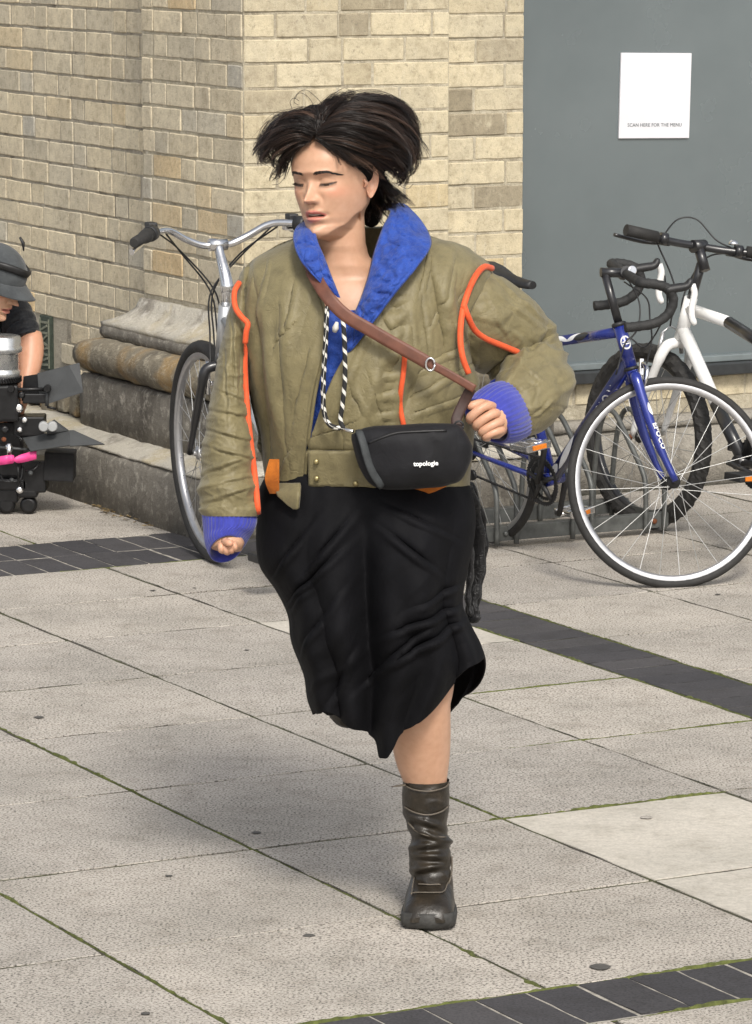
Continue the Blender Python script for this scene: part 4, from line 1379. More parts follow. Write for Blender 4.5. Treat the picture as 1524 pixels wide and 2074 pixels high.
def face(x, z):
    ax = abs(x)
    d = eye(x, z)
    d += .0045 * gauss(ax, z, .030, .0165, .020, .0055) + .0015 * gauss(x, z, 0, .018, .012, .008)
    # nose
    t = min(1, max(0, (.004 - z) / .040))
    if z > -.050 and z < .020:
        ridge_h = .0250 * (t ** 1.15) * (1 if z > -.036 else max(0, 1 - ((-.036 - z) / .0095) ** 1.6))
        sg = lerp(.0058, .0078, t)
        d += ridge_h * math.exp(-(x / sg) ** 2)
        d += .004 * gauss(x, z, 0, -.033, .0085, .007)
    d += .0085 * gauss(ax, z, .0118, -.0365, .0052, .0058)
    d -= .0030 * gauss(ax, z, .0062, -.0435, .0032, .0022)
    d -= .0028 * gauss(ax, z, .020, -.034, .0045, .008)
    # cheeks, mouth, chin
    d += .0050 * gauss(ax, z, .044, -.026, .020, .020)
    d -= .0010 * gauss(ax, z, .045, -.058, .016, .018)
    d -= .0014 * gauss(x, z, 0, -.048, .0035, .006)
    zl = z + .0008 * math.cos(x / .006) * math.exp(-(x / .011) ** 2)
    w_ = math.exp(-(x / .0195) ** 4)
    d += .0052 * math.exp(-((zl + .0585) / .0042) ** 2) * w_
    d += .0066 * math.exp(-((z + .0745) / .0050) ** 2) * math.exp(-(x / .0175) ** 4)
    d -= .0135 * math.exp(-((z + .0662 + .10 * x * x / .02) / .0026) ** 2) * math.exp(-(x / .0195) ** 6)
    d -= .0030 * gauss(ax, z, .0245, -.0655, .0045, .005)
    d -= .0030 * gauss(x, z, 0, -.0855, .018, .0055)
    d += .0040 * gauss(x, z, 0, -.098, .015, .010)
    return d
NP_, NZ_ = 150, 190
levels = list(.107 - (.107 + .132) * (np.linspace(0, 1, NZ_)))
verts, tint = [], []
phis = []
for k in range(NP_):
    t = k / NP_ * 2 - 1                      # -1..1, 0 is the front; points crowd towards the face
    phis.append(math.pi * (.62 * t + .38 * t ** 3) if True else 0)
head_local = []
jw = tab([(-.132, .030), (-.118, .036), (-.108, .0445), (-.095, .0500), (-.08, .0555), (-.06, .0608), (-.04, .0655), (-.02, .0685), (0, .0705), (.03, .0715), (.05, .069), (.07, .0615), (.09, .045), (.1, .029), (.107, .0)])
jf = tab([(-.132, .055), (-.122, .062), (-.114, .072), (-.109, .0795), (-.104, .084), (-.098, .0865), (-.09, .0855)])
def sstep(t):
    t = max(0, min(1, t)); return t * t * (3 - 2 * t)
for i, z in enumerate(levels):
    f_, b_, w_, p_ = (jf(z) if z < -.09 else fz(z)), bz(z), jw(z), pz(z)
    for ph in phis:
        s_, c_ = math.sin(ph), math.cos(ph)
        x_ = w_ * math.copysign(abs(s_) ** p_, s_)
        y_ = (f_ * (c_ ** .92) if c_ > 0 else b_ * c_) - .004
        zj = interp([0, .5, 1.0, 1.4, 1.75, 2.3, 3.2], [-.1105, -.104, -.088, -.066, -.052, -.05, -.05], abs(ph))
        tj = sstep((zj - z) / (.013 if abs(ph) < 1.5 else .03))
        xn, yn = .0465 * s_, -.020 + .046 * c_
        tn = [0, 0, 0, 0]
        if c_ > 0 and z < .07 and z > -.12:
            k_ = min(1, c_ * 1.6)
            y_ += face(x_, z) * k_
            ax = abs(x_)
            up_edge = -.0542 - .0016 * math.exp(-(x_ / .0035) ** 2) - (x_ / .024) ** 2 * .0095
            lo_edge = -.0805 + (x_ / .022) ** 2 * .0115
            mid = -.0662 - .10 * x_ * x_ / .02
            if ax < .0245 and z < up_edge and z > lo_edge:
                tn[0] = min(1, (up_edge - z) / .0015, (z - lo_edge) / .0015) * (.75 if z < mid else .9)
            op = math.exp(-((z - mid) / .0019) ** 4) * math.exp(-(x_ / .0185) ** 6)
            tn[1] = max(tn[1], min(1, op * 1.1))
            tn[1] = max(tn[1], .85 * gauss(ax, z, .0060, -.0432, .0030, .0018))
            # downcast lids: a dark lash line along the lower rim of the lid, faint lid crease above it
            lash = -.0058 + .0016 * ((ax - .0315) / .0145) ** 2 + .0012 * (ax - .0315) / .0145
            if .0165 < ax < .0465:
                tn[1] = max(tn[1], .92 * math.exp(-((z - lash) / (.0020 if ax < .041 else .0013)) ** 2) * min(1, (ax - .0165) / .004))
                ea = (ax - .0312) / .0128
                if abs(ea) < 1 and lash - .0044 * (1 - ea * ea) < z < lash:
                    if abs(ax - .0305) < .0052: tn[1] = max(tn[1], .90)
                    else: tn[3] = .8; tn[1] = max(tn[1], .25)
                crease = .0058 - .0040 * ((ax - .031) / .0145) ** 2
                tn[1] = max(tn[1], .22 * math.exp(-((z - crease) / .0014) ** 2))
                tn[1] = max(tn[1], .16 * gauss(ax, z, .031, .0, .014, .006))
            tn[2] = .55 * gauss(ax, z, .045, -.022, .016, .012) + .35 * gauss(x_, z, 0, -.034, .009, .008)
        x_, y_ = lerp(x_, xn, tj), lerp(y_, yn, tj)
        head_local.append((x_, y_, z))
        v = HL(x_, y_, z)
        verts.append(v); tint.append(tn)
# sink the neck into the trunk
nring = NP_
def trunk_ring(cx, cy, dcen, hw, hdep):
    out_ = []
    for ph in phis:
        s_, c_ = math.sin(ph), math.cos(ph)
        # ring in the body's own frame, front towards the camera; index matches the head's rings after its turn
        a = ph
        v = PW(cx, cy, dcen) if cy is not None else cx
        rx = Vector((-math.cos(hyaw), math.sin(hyaw), 0)); fy = Vector((-math.sin(hyaw), -math.cos(hyaw), 0))
        q = rx * s_ + fy * c_
        out_.append(v + Vector((q.x * hw, q.y * hdep, 0)))
    return out_
tr = [(HL(0, -.0240, -.1400), None, 0, .0466, .0462), (HL(0, -.0250, -.1480), None, 0, .0472, .0468), (HL(0, -.0265, -.1560), None, 0, .0490, .0485), (HL(0, -.030, -.165), None, 0, .0545, .0525), (HL(0, -.034, -.174), None, 0, .066, .058), (703, 550, .030, .095, .070), (708, 562, .034, .128, .083), (712, 585, .034, .158, .098), (716, 640, .03, .165, .108), (722, 720, .02, .158, .110), (730, 820, .01, .135, .098), (738, 900, .0, .130, .098), (745, 980, .0, .158, .112), (748, 1060, .0, .165, .115), (745, 1120, .0, .14, .10), (745, 1160, .0, .05, .05)]
rows = NZ_
for a in tr:
    verts += trunk_ring(*a); tint += [[0, 0, 0]] * NP_
rows += len(tr)
faces = []
for i in range(rows - 1):
    for k in range(NP_):
        j = (k + 1) % NP_
        faces.append((i * NP_ + k, i * NP_ + j, (i + 1) * NP_ + j, (i + 1) * NP_ + k))
body = Buf()
body.v, body.f, body.s = verts, faces, [True] * len(faces)
# clavicle hints and throat hollow
for i in range(NZ_ * NP_, len(verts)):
    pass
def limb(path, rad, seg=20):
    """a tapering limb added to the body"""
    n0 = len(body.v)
    body.tube(path, rad, seg)
    tint.extend([[0, 0, 0]] * (len(body.v) - n0))
def ear():
    """her left ear: a dished shell with a rolled rim, standing off the head, and a lobe"""
    n0 = len(body.v)
    c0 = Vector((-.0695, -.006, -.012))
    A = Vector((-.60, -.80, 0)).normalized(); Bv = Vector((0, -.16, 1)).normalized()
    Nn = Vector((-.80, .60, .1)).normalized()
    rings = []
    for j, r_ in enumerate((0, .25, .45, .6, .72, .82, .90, .96, 1.0, 1.0, .9)):
        ring = []
        for k in range(40):
            t = 2 * math.pi * k / 40
            ca, sa = math.cos(t), math.sin(t)
            wa = .0155 * (1.0 + .18 * sa) * (1 if ca > 0 else .75)
            hb_ = .0300 * (1 if sa > 0 else 1.05)
            if sa < -.4: wa *= lerp(1, .72, (-.4 - sa) / .6)
            h = -.0045 * (1 - r_ ** 2)
            rim = .0035 * math.exp(-((r_ - .86) / .10) ** 2) * (1 if (ca > -.3 and sa > -.75) else .25)
            ant = .0028 * math.exp(-((r_ - .52) / .12) ** 2) * (1 if ca > -.1 and sa < .75 else 0)
            h += rim + ant
            if j == 9: h -= .006
            if j == 10: h -= .012
            p = c0 + A * (.0115 + wa * ca * r_) + Bv * (hb_ * sa * r_ + .002) + Nn * h
            ring.append(HL(p.x, p.y, p.z))
        rings.append(ring)
    body.loft(rings)
    body.tube([HL(-.0705, .004, -.004), HL(-.0745, -.001, -.011), HL(-.0715, .003, -.019)], [.0025, .004, .0025], 8)
    tint.extend([[0, 0, .3]] * (len(body.v) - n0))
ear()
# right arm (hangs by the side) and its hand
limb(curve([PW(570, 575, .03), PW(505, 640, .01), PW(470, 800, -.03), PW(462, 930, -.08), PW(462, 1050, -.12), PW(461, 1085, -.14)], 16), [.05, .046, .040, .036, .034, .033, .033, .033, .033, .032, .031, .030, .028, .027, .026, .026])
def finger(pts, r0, tipz=.85):
    n0 = len(body.v)
    P = curve(pts, 12)
    rr = [r0 * (1.0 if i < 4 else .95) for i in range(12)]
    for i in (3, 7): rr[i] *= 1.07
    rr[-3] *= .93; rr[-2] *= .8; rr[-1] *= .42
    body.tube(P, rr, 12)
    tint.extend([[0, 0, .15 + .35 * (i // 12 > 8)] for i in range(len(body.v) - n0)])
limb([PW(461, 1080, -.145), PW(460, 1098, -.15), PW(459, 1112, -.155)], [.028, .034, .030], 16)
for (x0, y0, x1, y1, x2, y2, r_) in ((449, 1100, 449, 1114, 454, 1118, .0068), (458, 1101, 459, 1117, 464, 1119, .0072), (467, 1101, 468, 1115, 472, 1115, .007), (475, 1099, 476, 1110, 479, 1108, .0062)):
    finger([PW(x0, y0, -.165), PW((x0 + x1) / 2 - 1, (y0 + y1) / 2, -.188), PW(x1, y1, -.186), PW(x2, y2, -.170)], r_)
finger([PW(454, 1094, -.17), PW(459, 1098, -.192), PW(465, 1100, -.200), PW(472, 1101, -.200)], .0076)
# left arm: elbow out and back, fist in front of the hip
limb(curve([PW(890, 575, .03), PW(955, 640, .04), PW(1010, 672, .06), PW(1062, 705, .09), PW(1086, 738, .07), PW(1080, 778, .0), PW(1062, 810, -.05), PW(1030, 832, -.11), PW(1005, 848, -.165)], 20), [.05, .045, .042, .04, .038, .037, .036, .035, .034, .033, .033, .032, .032, .031, .030, .029, .028, .027, .026, .026])
limb([PW(1012, 846, -.155), PW(997, 852, -.175), PW(985, 858, -.185)], [.030, .037, .030], 16)
fist = [((1004, 826), (984, 822), (953, 846), (962, 856), .0093), ((1012, 840), (998, 838), (966, 860), (974, 868), .0095), ((1018, 856), (1008, 856), (977, 874), (985, 880), .0090), ((1020, 872), (1012, 872), (984, 884), (992, 889), .0080)]
for i, (a, b_, c_, d_, r_) in enumerate(fist):
    finger([PW(*a, -.178), PW(*b_, -.214), PW(*c_, -.216), PW(*d_, -.184)], r_)
finger([PW(992, 820, -.18), PW(972, 817, -.205), PW(958, 821, -.212), PW(947, 824, -.208)], .0088)
# legs: left leg carries the weight, right leg is folded back under the skirt
limb(curve([PW(830, 1080, .0), PW(845, 1250, -.04), PW(848, 1400, -.075), PW(851, 1445, -.075), PW(855, 1520, -.045), PW(863, 1595, -.03), PW(869, 1720, -.03), PW(872, 1800, -.03)], 36), [.088] * 4 + [.085, .083, .08, .078, .075, .072, .069, .066, .064, .062, .061, .0605, .060, .0595, .0590, .0580, .0565, .0545, .052, .0485, .0445, .041, .037, .034, .032, .030, .030, .03, .03, .03, .03, .03], 28)
limb(curve([PW(690, 1080, .0), PW(680, 1230, -.05), PW(686, 1340, -.09), PW(700, 1372, -.05), PW(710, 1365, .06), PW(716, 1335, .22), PW(718, 1310, .28)], 24), [.090, .088, .086, .083, .080, .077, .074, .071, .068, .065, .062, .06, .059, .058, .057, .056, .054, .052, .049, .046, .043, .040, .037, .035], 20)
body.v = [person_inv @ v for v in body.v]
bo = body.build('body', M['skin'], person)
att = bo.data.color_attributes.new('tint', 'FLOAT_COLOR', 'POINT')
tint = [(list(t) + [0, 0, 0, 0])[:4] for t in tint]
flat_ = np.array(tint, dtype=np.float32)
att.data.foreach_set('color', flat_.ravel())
# finger nails are left to the skin; brows and lashes are hair
bw = Buf()
def face_pt(x, z, off=.0):
    f_, w_, p_ = fz(z), jw(z), pz(z)
    s_ = math.copysign(min(1, (abs(x) / w_)) ** (1 / p_), x); c_ = math.sqrt(max(0, 1 - s_ * s_))
    y_ = f_ * (c_ ** .92) - .004 + face(x, z) * min(1, c_ * 1.6)
    return HL(x, y_ + off, z)
for sgn in (1, -1):
    for k in range(190):
        t = random.random()
        ax = lerp(.0115, .050, t)
        zc = .0138 + .0042 * math.sin(min(1, t * 1.2) * math.pi * .6) - (.0070 * max(0, t - .62) / .38)
        th = lerp(.0034, .0013, t) * (1 if t > .08 else .6)
        z0 = zc + random.uniform(-th, th)
        dx = lerp(.004, .008, t); dz = lerp(.0030, -.0022, t)
        p0, p1 = face_pt(sgn * ax, z0, .0008), face_pt(sgn * (ax + dx), z0 + dz, .0011)
        bw.tube([p0, lerp(p0, p1, .5) + HF * .0003, p1], [.00034, .00032, .00012], 4)
    for k in range(34):
        t = k / 33
        ax = lerp(.0185, .0465, t)
        z0 = -.0062 + .0016 * ((ax - .0315) / .0145) ** 2 + .0012 * (ax - .0315) / .0145
        p0 = face_pt(sgn * ax, z0, .0006)
        p1 = p0 + HF * .0050 - HU * (.0042 - .0022 * t) + HR * sgn * .0045 * t
        bw.tube([p0, lerp(p0, p1, .5) - HU * .0006, p1], [.0003, .00026, .0001], 4)
part('eyebrow_and_lash_hair', bw, simple('brow_hair', (.022, .014, .010), .6, 0, .2, 60))
th_ = Buf()
rings = []
for k in range(9):
    x_ = lerp(-.014, .014, k / 8)
    y0 = .0795 - 22 * x_ * x_
    rings.append([HL(x_, y0 + q[0], -.0638 + q[1] + .6 * x_ * x_ / .02 * .3) for q in ((0, 0), (.0022, -.0004), (.0022, -.0028), (0, -.0032))])
th_.loft(rings, True, True, True)
part('teeth', th_, simple('teeth', (.30, .25, .21), .4, 0, .05, 10))

# ---- hair: a dark mass with strands blown back from the parting
hm = Buf()
def blob(c, rx, ry, rz, n=22, m_=30, seed=0, amp=.10, rot=None):
    rings = []
    for i in range(n + 1):
        a = math.pi * i / n
        ring = []
        for k in range(m_):
            b_ = 2 * math.pi * k / m_
            d = Vector((math.sin(a) * math.cos(b_), math.sin(a) * math.sin(b_), math.cos(a)))
            s = 1 + amp * mnoise.noise(d * 2.2 + Vector((seed, 0, 0))) + amp * .5 * mnoise.noise(d * 5 + Vector((seed, 3, 0)))
            v = Vector((d.x * rx, d.y * ry, d.z * rz)) * s
            if rot is not None: v = rot @ v
            ring.append(c + v)
        rings.append(ring)
    hm.loft(rings)
def scalp():
    rings = []
    for i in range(26):
        a = i / 25
        ring = []
        for k in range(64):
            ph = 2 * math.pi * k / 64 - math.pi
            s_, c_ = math.sin(ph), math.cos(ph)
            # hairline height varies round the head
            hl = .058 if abs(ph) < .5 else None
            hz = interp([0, .45, .85, 1.15, 1.45, 1.8, 2.3, 3.15], [.086, .080, .058, .031, .010, -.02, -.06, -.085], abs(ph))
            z = lerp(.107, hz, a ** .8)
            f_, b_, w_, p_ = fz(z), bz(z), wz(z), pz(z)
            x_ = w_ * math.copysign(abs(s_) ** p_, s_); y_ = (f_ * (abs(c_) ** .92) if c_ > 0 else b_ * c_) - .004
            o_ = .009 * (1 - a ** 6) + .001
            ring.append(HL(x_ * (1 + o_ / .07), y_ * (1 + o_ / .09), z + o_ * (1 - a)))
        rings.append(ring)
    hm.loft(rings)
scalp()
blob(PW(748, 288, .045), .066, .080, .062, seed=1)
blob(PW(772, 285, .06), .044, .065, .048, seed=2)
blob(PW(716, 250, .025), .064, .075, .036, seed=3)
blob(PW(758, 370, .07), .022, .035, .055, seed=4)
blob(PW(752, 425, .085), .022, .025, .034, seed=5)
blob(PW(608, 270, -.03), .030, .040, .024, seed=6, rot=Matrix.Rotation(R(-25), 3, 'Y'))
blob(PW(648, 240, .0), .044, .06, .028, seed=7)
M['hair_mass'] = simple('hair_underlayer', (.006, .005, .0045), .85, 0, .3, 60, spec=.15)
hair = part('hair', hm, M['hair_mass'])
GL = [[(612, 290, -.088), (594, 302, -.080), (586, 325, -.062), (581, 348, -.045), (569, 366, -.03), (554, 367, -.02)],
      [(622, 284, -.096), (602, 289, -.092), (578, 302, -.075), (560, 318, -.055), (556, 330, -.040), (566, 334, -.03)],
      [(630, 279, -.099), (604, 272, -.098), (570, 280, -.085), (543, 298, -.06), (532, 316, -.04), (545, 324, -.03)],
      [(638, 264, -.093), (606, 252, -.088), (570, 257, -.072), (540, 280, -.045), (525, 304, -.025), (534, 316, -.015)],
      [(648, 251, -.078), (614, 234, -.068), (576, 238, -.045), (547, 260, -.01), (529, 290, .005), (526, 308, .01)],
      [(660, 241, -.055), (636, 224, -.045), (606, 223, -.012), (574, 240, .02), (548, 266, .035), (538, 290, .04)]
      ]
GR = [[(662, 290, -.094), (690, 306, -.092), (720, 322, -.080), (752, 328, -.06), (785, 342, -.03), (808, 362, -.01), (830, 378, .0)],
      [(650, 279, -.099), (692, 284, -.102), (737, 298, -.090), (780, 312, -.06), (808, 334, -.03), (818, 352, -.01), (806, 362, .0)],
      [(643, 270, -.097), (690, 257, -.102), (745, 267, -.092), (795, 287, -.062), (824, 317, -.03), (826, 344, -.01), (810, 354, .0)],
      [(650, 254, -.085), (700, 234, -.088), (755, 240, -.078), (806, 264, -.05), (834, 296, -.02), (835, 328, .01), (818, 346, .02)],
      [(662, 242, -.062), (710, 216, -.062), (765, 218, -.048), (812, 241, -.02), (837, 278, .015), (838, 312, .045), (822, 336, .05)],
      [(678, 232, -.03), (725, 204, -.03), (775, 202, -.01), (814, 219, .02), (837, 254, .055), (840, 290, .085), (826, 320, .09)],
      [(690, 228, .01), (730, 198, .02), (775, 197, .045), (808, 212, .075), (830, 245, .11), (834, 285, .12)]]
GB = [[(742, 338, -.045), (768, 350, -.015), (790, 374, .01), (812, 394, .02), (829, 397, .02)],
      [(752, 346, -.01), (778, 366, .02), (796, 390, .04), (819, 408, .045)],
      [(760, 360, .01), (781, 386, .045), (792, 410, .055), (803, 424, .06)],
      [(757, 386, .025), (769, 411, .05), (777, 430, .06), (784, 445, .06)],
      [(748, 402, .035), (754, 426, .055), (759, 446, .065)],
      [(738, 402, .05), (738, 430, .07), (738, 454, .075)]]
GS = [[(735, 338, -.058), (750, 322, -.055), (775, 318, -.04), (803, 330, -.015), (818, 350, .0)],
      [(722, 334, -.072), (745, 316, -.07), (772, 300, -.055), (806, 305, -.03), (828, 325, -.01)],
      [(703, 326, -.082), (732, 306, -.082), (770, 288, -.07), (808, 290, -.045), (832, 308, -.02)]]
def strands(groups, n, clumps, spread=3.2, r_=.00058, seed=0, curl=1.0):
    """locks of hair: each follows a blend of two guides, waves, and closes to a point at its tip"""
    b = Buf(); shade = []
    rr = np.random.default_rng(seed)
    per = max(1, n // clumps)
    K = 18
    for c in range(clumps):
        t = rr.random() * (len(groups) - 1)
        k = min(int(t), len(groups) - 2); f = t - k
        A, B_ = curve([Vector(p) for p in groups[k]], K), curve([Vector(p) for p in groups[k + 1]], K)
        off = Vector((rr.normal(0, spread * 1.6), rr.normal(0, spread * 1.6), rr.normal(0, .008)))
        flick = Vector((rr.normal(0, 7), rr.normal(3, 7), rr.normal(0, .03)))
        ph1, ph2, fr = rr.random() * 6.28, rr.random() * 6.28, rr.uniform(4.5, 8.5)
        amp = rr.uniform(2.0, 6.5) * curl
        ln = rr.uniform(.62, 1.04)
        sh = min(1, max(0, rr.normal(.42, .24)))
        wid = rr.uniform(1.6, 4.2)
        for s in range(per):
            so = Vector((rr.normal(0, wid), rr.normal(0, wid), rr.normal(0, wid * .0011)))
            l2 = ln * rr.uniform(.86, 1.03); stray = rr.random() < .07
            pts = []
            for i in range(K):
                u = i / (K - 1) * l2
                j = min(u * (K - 1), K - 1.001); j0 = int(j)
                p = lerp(lerp(A[j0], A[j0 + 1], j - j0), lerp(B_[j0], B_[j0 + 1], j - j0), f)
                v = i / (K - 1)
                w1 = math.sin(v * fr + ph1) * amp * v ** .8; w2 = math.cos(v * fr + ph2) * amp * v ** .8
                close = (1 - .78 * v ** 1.6) * (.55 + .9 * math.sin(min(1, v * 1.3) * math.pi * .5))
                if stray: close = 1 + 1.4 * v
                q = p + off * (.3 + .7 * v) + so * close + flick * v ** 2.6 + Vector((w1, w2, math.sin(v * fr + ph2) * amp * .0009))
                pts.append(PW(q.x, q.y, q.z))
            b.tube(pts, [r_ * (1 - .7 * (i / (K - 1)) ** 1.5) for i in range(K)], 3, False)
            s2 = min(1, max(0, sh + rr.normal(0, .10)))
            for i in range(K): shade += [min(1, s2 + .22 * (i / (K - 1)))] * 3
    return b, shade
GT = [[(646, 262, -.09), (655, 236, -.075), (672, 214, -.04), (705, 198, .0), (750, 192, .04)],
      [(640, 268, -.094), (646, 244, -.08), (652, 222, -.05), (668, 205, -.01), (700, 198, .03)]]
GH = [[(634, 280, -.097), (612, 283, -.094), (596, 294, -.084), (586, 312, -.068)],
      [(642, 279, -.1), (666, 290, -.099), (690, 308, -.09), (715, 328, -.078)],
      [(672, 300, -.096), (697, 318, -.087), (725, 330, -.07), (752, 334, -.05)]]
for nm, g, n, c, sp, sd_, cu in (('hair_strands', GT, 1000, 60, 5.0, 5, 1.0), ('hair_strands', GH[1:], 500, 50, 2.0, 6, .3), ('hair_strands', GL, 1500, 95, 3.0, 1, 1.1), ('hair_strands', GR, 3000, 160, 3.0, 2, 1.0), ('hair_strands', GB, 900, 60, 3.4, 3, 1.3), ('hair_strands', GS, 900, 55, 2.6, 4, .8)):
    bb_, sh_ = strands(g, n, c, sp, .00056, sd_, cu)
    o = part(nm, bb_, M['hair'], hair)
    at_ = o.data.attributes.new('lock', 'FLOAT', 'POINT'); at_.data.foreach_set('value', sh_)
    o['kind'] = 'stuff'
fly = Buf()
for i, pts in enumerate((((640, 222), (628, 200), (612, 188), (600, 192), (596, 206), (605, 212)), ((655, 212), (640, 196), (622, 182), (606, 186), (598, 200)), ((668, 214), (676, 192), (696, 178), (712, 184), (730, 196)), ((660, 216), (672, 198), (690, 186), (704, 190)), ((640, 215), (660, 208), (672, 192), (685, 184)), ((592, 220), (588, 206), (596, 198), (606, 204)), ((565, 262), (548, 262), (538, 275)), ((560, 318), (552, 326), (545, 322)), ((800, 350), (828, 352), (840, 342)), ((805, 372), (825, 382), (838, 372)), ((795, 400), (815, 412), (826, 405)), ((838, 262), (846, 275), (842, 292)), ((575, 352), (562, 362), (550, 358)), ((578, 358), (565, 372), (552, 374)))):
    fly.tube([PW(p.x, p.y, -.02) for p in curve([Vector((*q, 0)) for q in pts], 16)], .00045, 4, False)
part('flyaway_strand', fly, M['hair'], hair)['kind'] = 'stuff'
# ---- jacket
def xphi(y, xl, xr, x):
    c = (x - (xl(y) + xr(y)) / 2) / ((xr(y) - xl(y)) / 2)
    return -math.acos(max(-1, min(1, c)))            # front half: phi in (-pi, 0), right is 0
jl = tab([(462, 660), (476, 632), (490, 600), (510, 553), (530, 519), (548, 500), (585, 488), (650, 490), (700, 497), (760, 509), (850, 527), (950, 540), (985, 545), (1032, 560)])
jr = tab([(462, 830), (476, 850), (490, 884), (500, 926), (520, 962), (540, 984), (580, 978), (650, 950), (720, 946), (800, 955), (860, 952), (985, 945), (1032, 940)])
jd = tab([(462, .05), (500, .045), (560, .02), (650, .0), (800, -.01), (985, -.005), (1032, -.005)])
jh = tab([(462, .085), (490, .105), (520, .130), (560, .150), (650, .168), (800, .172), (900, .168), (985, .155), (1032, .155)])
le = tab([(480, 606), (545, 614), (600, 646), (640, 660), (720, 655), (800, 640), (900, 622), (985, 611), (1032, 606)])
re_ = tab([(480, 862), (545, 835), (600, 790), (650, 752), (690, 724), (720, 702), (760, 680), (800, 663), (850, 645), (900, 628), (915, 625), (1032, 625)])
def cloth_disp(px, py, k=1.0):
    a = .013 * nz(px * .009, py * .0045, 1)
    b = .0075 * (ridge(px * .0125 + py * .004, py * .0030, 4) ** 1.5 - .3)
    c = -.0014 * max(0, ridge(px * .024 + py * .005, py * .0028, 2) - .66) * 2.4
    d = .0022 * nz(px * .035, py * .012, 12)
    return (a + b + c + d) * k
def crease(x, y, lst):
    o = 0.0
    for (x0, y0, x1, y1, am, sg) in lst:
        dx, dy = x1 - x0, y1 - y0
        L2 = dx * dx + dy * dy
        t = ((x - x0) * dx + (y - y0) * dy) / L2
        if t < -.25 or t > 1.25: continue
        L_ = math.sqrt(L2)
        dist = ((x - x0) * dy - (y - y0) * dx) / L_ + 3.5 * nz(x * .03, y * .03, x0)
        if abs(dist) > sg * 6: continue
        e = math.exp(-(max(0, -t, t - 1) * 6) ** 2) * math.sin(math.pi * max(.06, min(.94, t))) ** .6
        s_ = sg * .72
        o += .50 * am * e * (math.exp(-abs((dist - s_) / s_) ** 1.5) - 1.2 * math.exp(-abs((dist + s_ * .6) / (s_ * .5)) ** 1.5))
    return o
TC = [(520, 590, 548, 900, .010, 6), (575, 640, 590, 930, .007, 7), (540, 545, 520, 650, .008, 6), (600, 560, 585, 700, .006, 6), (640, 690, 600, 860, .006, 6), (560, 700, 610, 640, .005, 5),
      (880, 545, 905, 720, .010, 6), (855, 590, 868, 730, .008, 6), (920, 545, 893, 640, .009, 5), (940, 690, 862, 745, .009, 6), (945, 740, 850, 800, .010, 6), (935, 800, 850, 835, .008, 6), (905, 640, 925, 760, .008, 5), (830, 640, 838, 720, .006, 5),
      (700, 760, 745, 850, .006, 6), (690, 800, 700, 900, .005, 5), (640, 880, 720, 850, .005, 5), (905, 600, 870, 660, .007, 4), (955, 580, 925, 610, .007, 5), (770, 620, 800, 690, .005, 5),
      (600, 900, 560, 970, .005, 5), (870, 520, 850, 600, .006, 6), (750, 760, 775, 850, .006, 5)]
SC = [(420, 870, 515, 895, .010, 6), (425, 905, 512, 930, .010, 6), (412, 960, 500, 925, .009, 6), (415, 985, 520, 965, .009, 6), (430, 830, 510, 845, .009, 6), (440, 1010, 505, 990, .008, 5), (470, 640, 478, 790, .008, 5), (455, 700, 462, 850, .007, 5), (490, 700, 488, 800, .006, 5), (410, 1020, 470, 1005, .007, 5), (445, 790, 500, 812, .007, 5)]
def torso_pt(px_phi, y, grow=0.0, k=1.0, extra=None):
    xl, xr = jl(y), jr(y)
    c, s = math.cos(px_phi), math.sin(px_phi)
    x = (xl + xr) / 2 + (xr - xl) / 2 * c
    sd = math.copysign(abs(s) ** .8, s)
    d = jd(y) + jh(y) * sd
    off = cloth_disp(x, y + (0 if s < 0 else 4000), k) + grow
    if extra: off += extra(x, y, px_phi)
    return PW(x + off * 1026 * c * .9, y, d + off * sd)
def folds(x, y, ph):
    """the drags the eye can pick out: from the armpit, beside the zip, over the hem"""
    o = 0.0
    if math.sin(ph) < 0:
        o += crease(x, y, TC)
        o += .012 * math.exp(-((x - 905 - (y - 600) * .12) / 14) ** 2) * math.exp(-((y - 640) / 80) ** 2)
        o -= .010 * math.exp(-((x - 885 - (y - 600) * .10) / 10) ** 2) * math.exp(-((y - 650) / 70) ** 2)
        o -= .012 * math.exp(-((x - 835 - (y - 790) * -.5) / 22) ** 2) * math.exp(-((y - 800) / 60) ** 2)
        o += .010 * math.exp(-((x - 548 - (y - 700) * .16) / 11) ** 2) * math.exp(-((y - 770) / 140) ** 2)
        o -= .014 * math.exp(-((x - 528 - (y - 700) * .10) / 12) ** 2) * math.exp(-((y - 760) / 150) ** 2)
        o += .004 * math.sin(y * .16 + x * .03 + 2 * nz(x * .05, y * .05)) * math.exp(-((x - 795 + (y - 700) * .12) / 16) ** 2) * (1 if y > 600 else 0)
        o -= .008 * math.exp(-((y - 908 - (x - 600) * .02) / 5) ** 2) * (1 if x > 622 else 0)
    return o
ys = [462 + (985 - 462) * i / 209 for i in range(210)]
rows_ = []
NJ = 400
for y in ys:
    p0 = xphi(y, jl, jr, re_(y)); p1 = xphi(y, jl, jr, le(y))     # right edge, left edge (both front)
    # from the right front edge over the right side, the back and the left side to the left front edge
    a, b = p0, -2 * math.pi + 0 + (2 * math.pi + p1) if False else p1
    span = (2 * math.pi) - (p0 - p1)
    ring = []
    for k in range(NJ + 1):
        t = k / NJ
        ph = p0 + span * t
        ring.append(torso_pt(ph, y, 0, 1.0, folds))
    rows_.append(ring)
jk = Buf().loft(rows_, False)
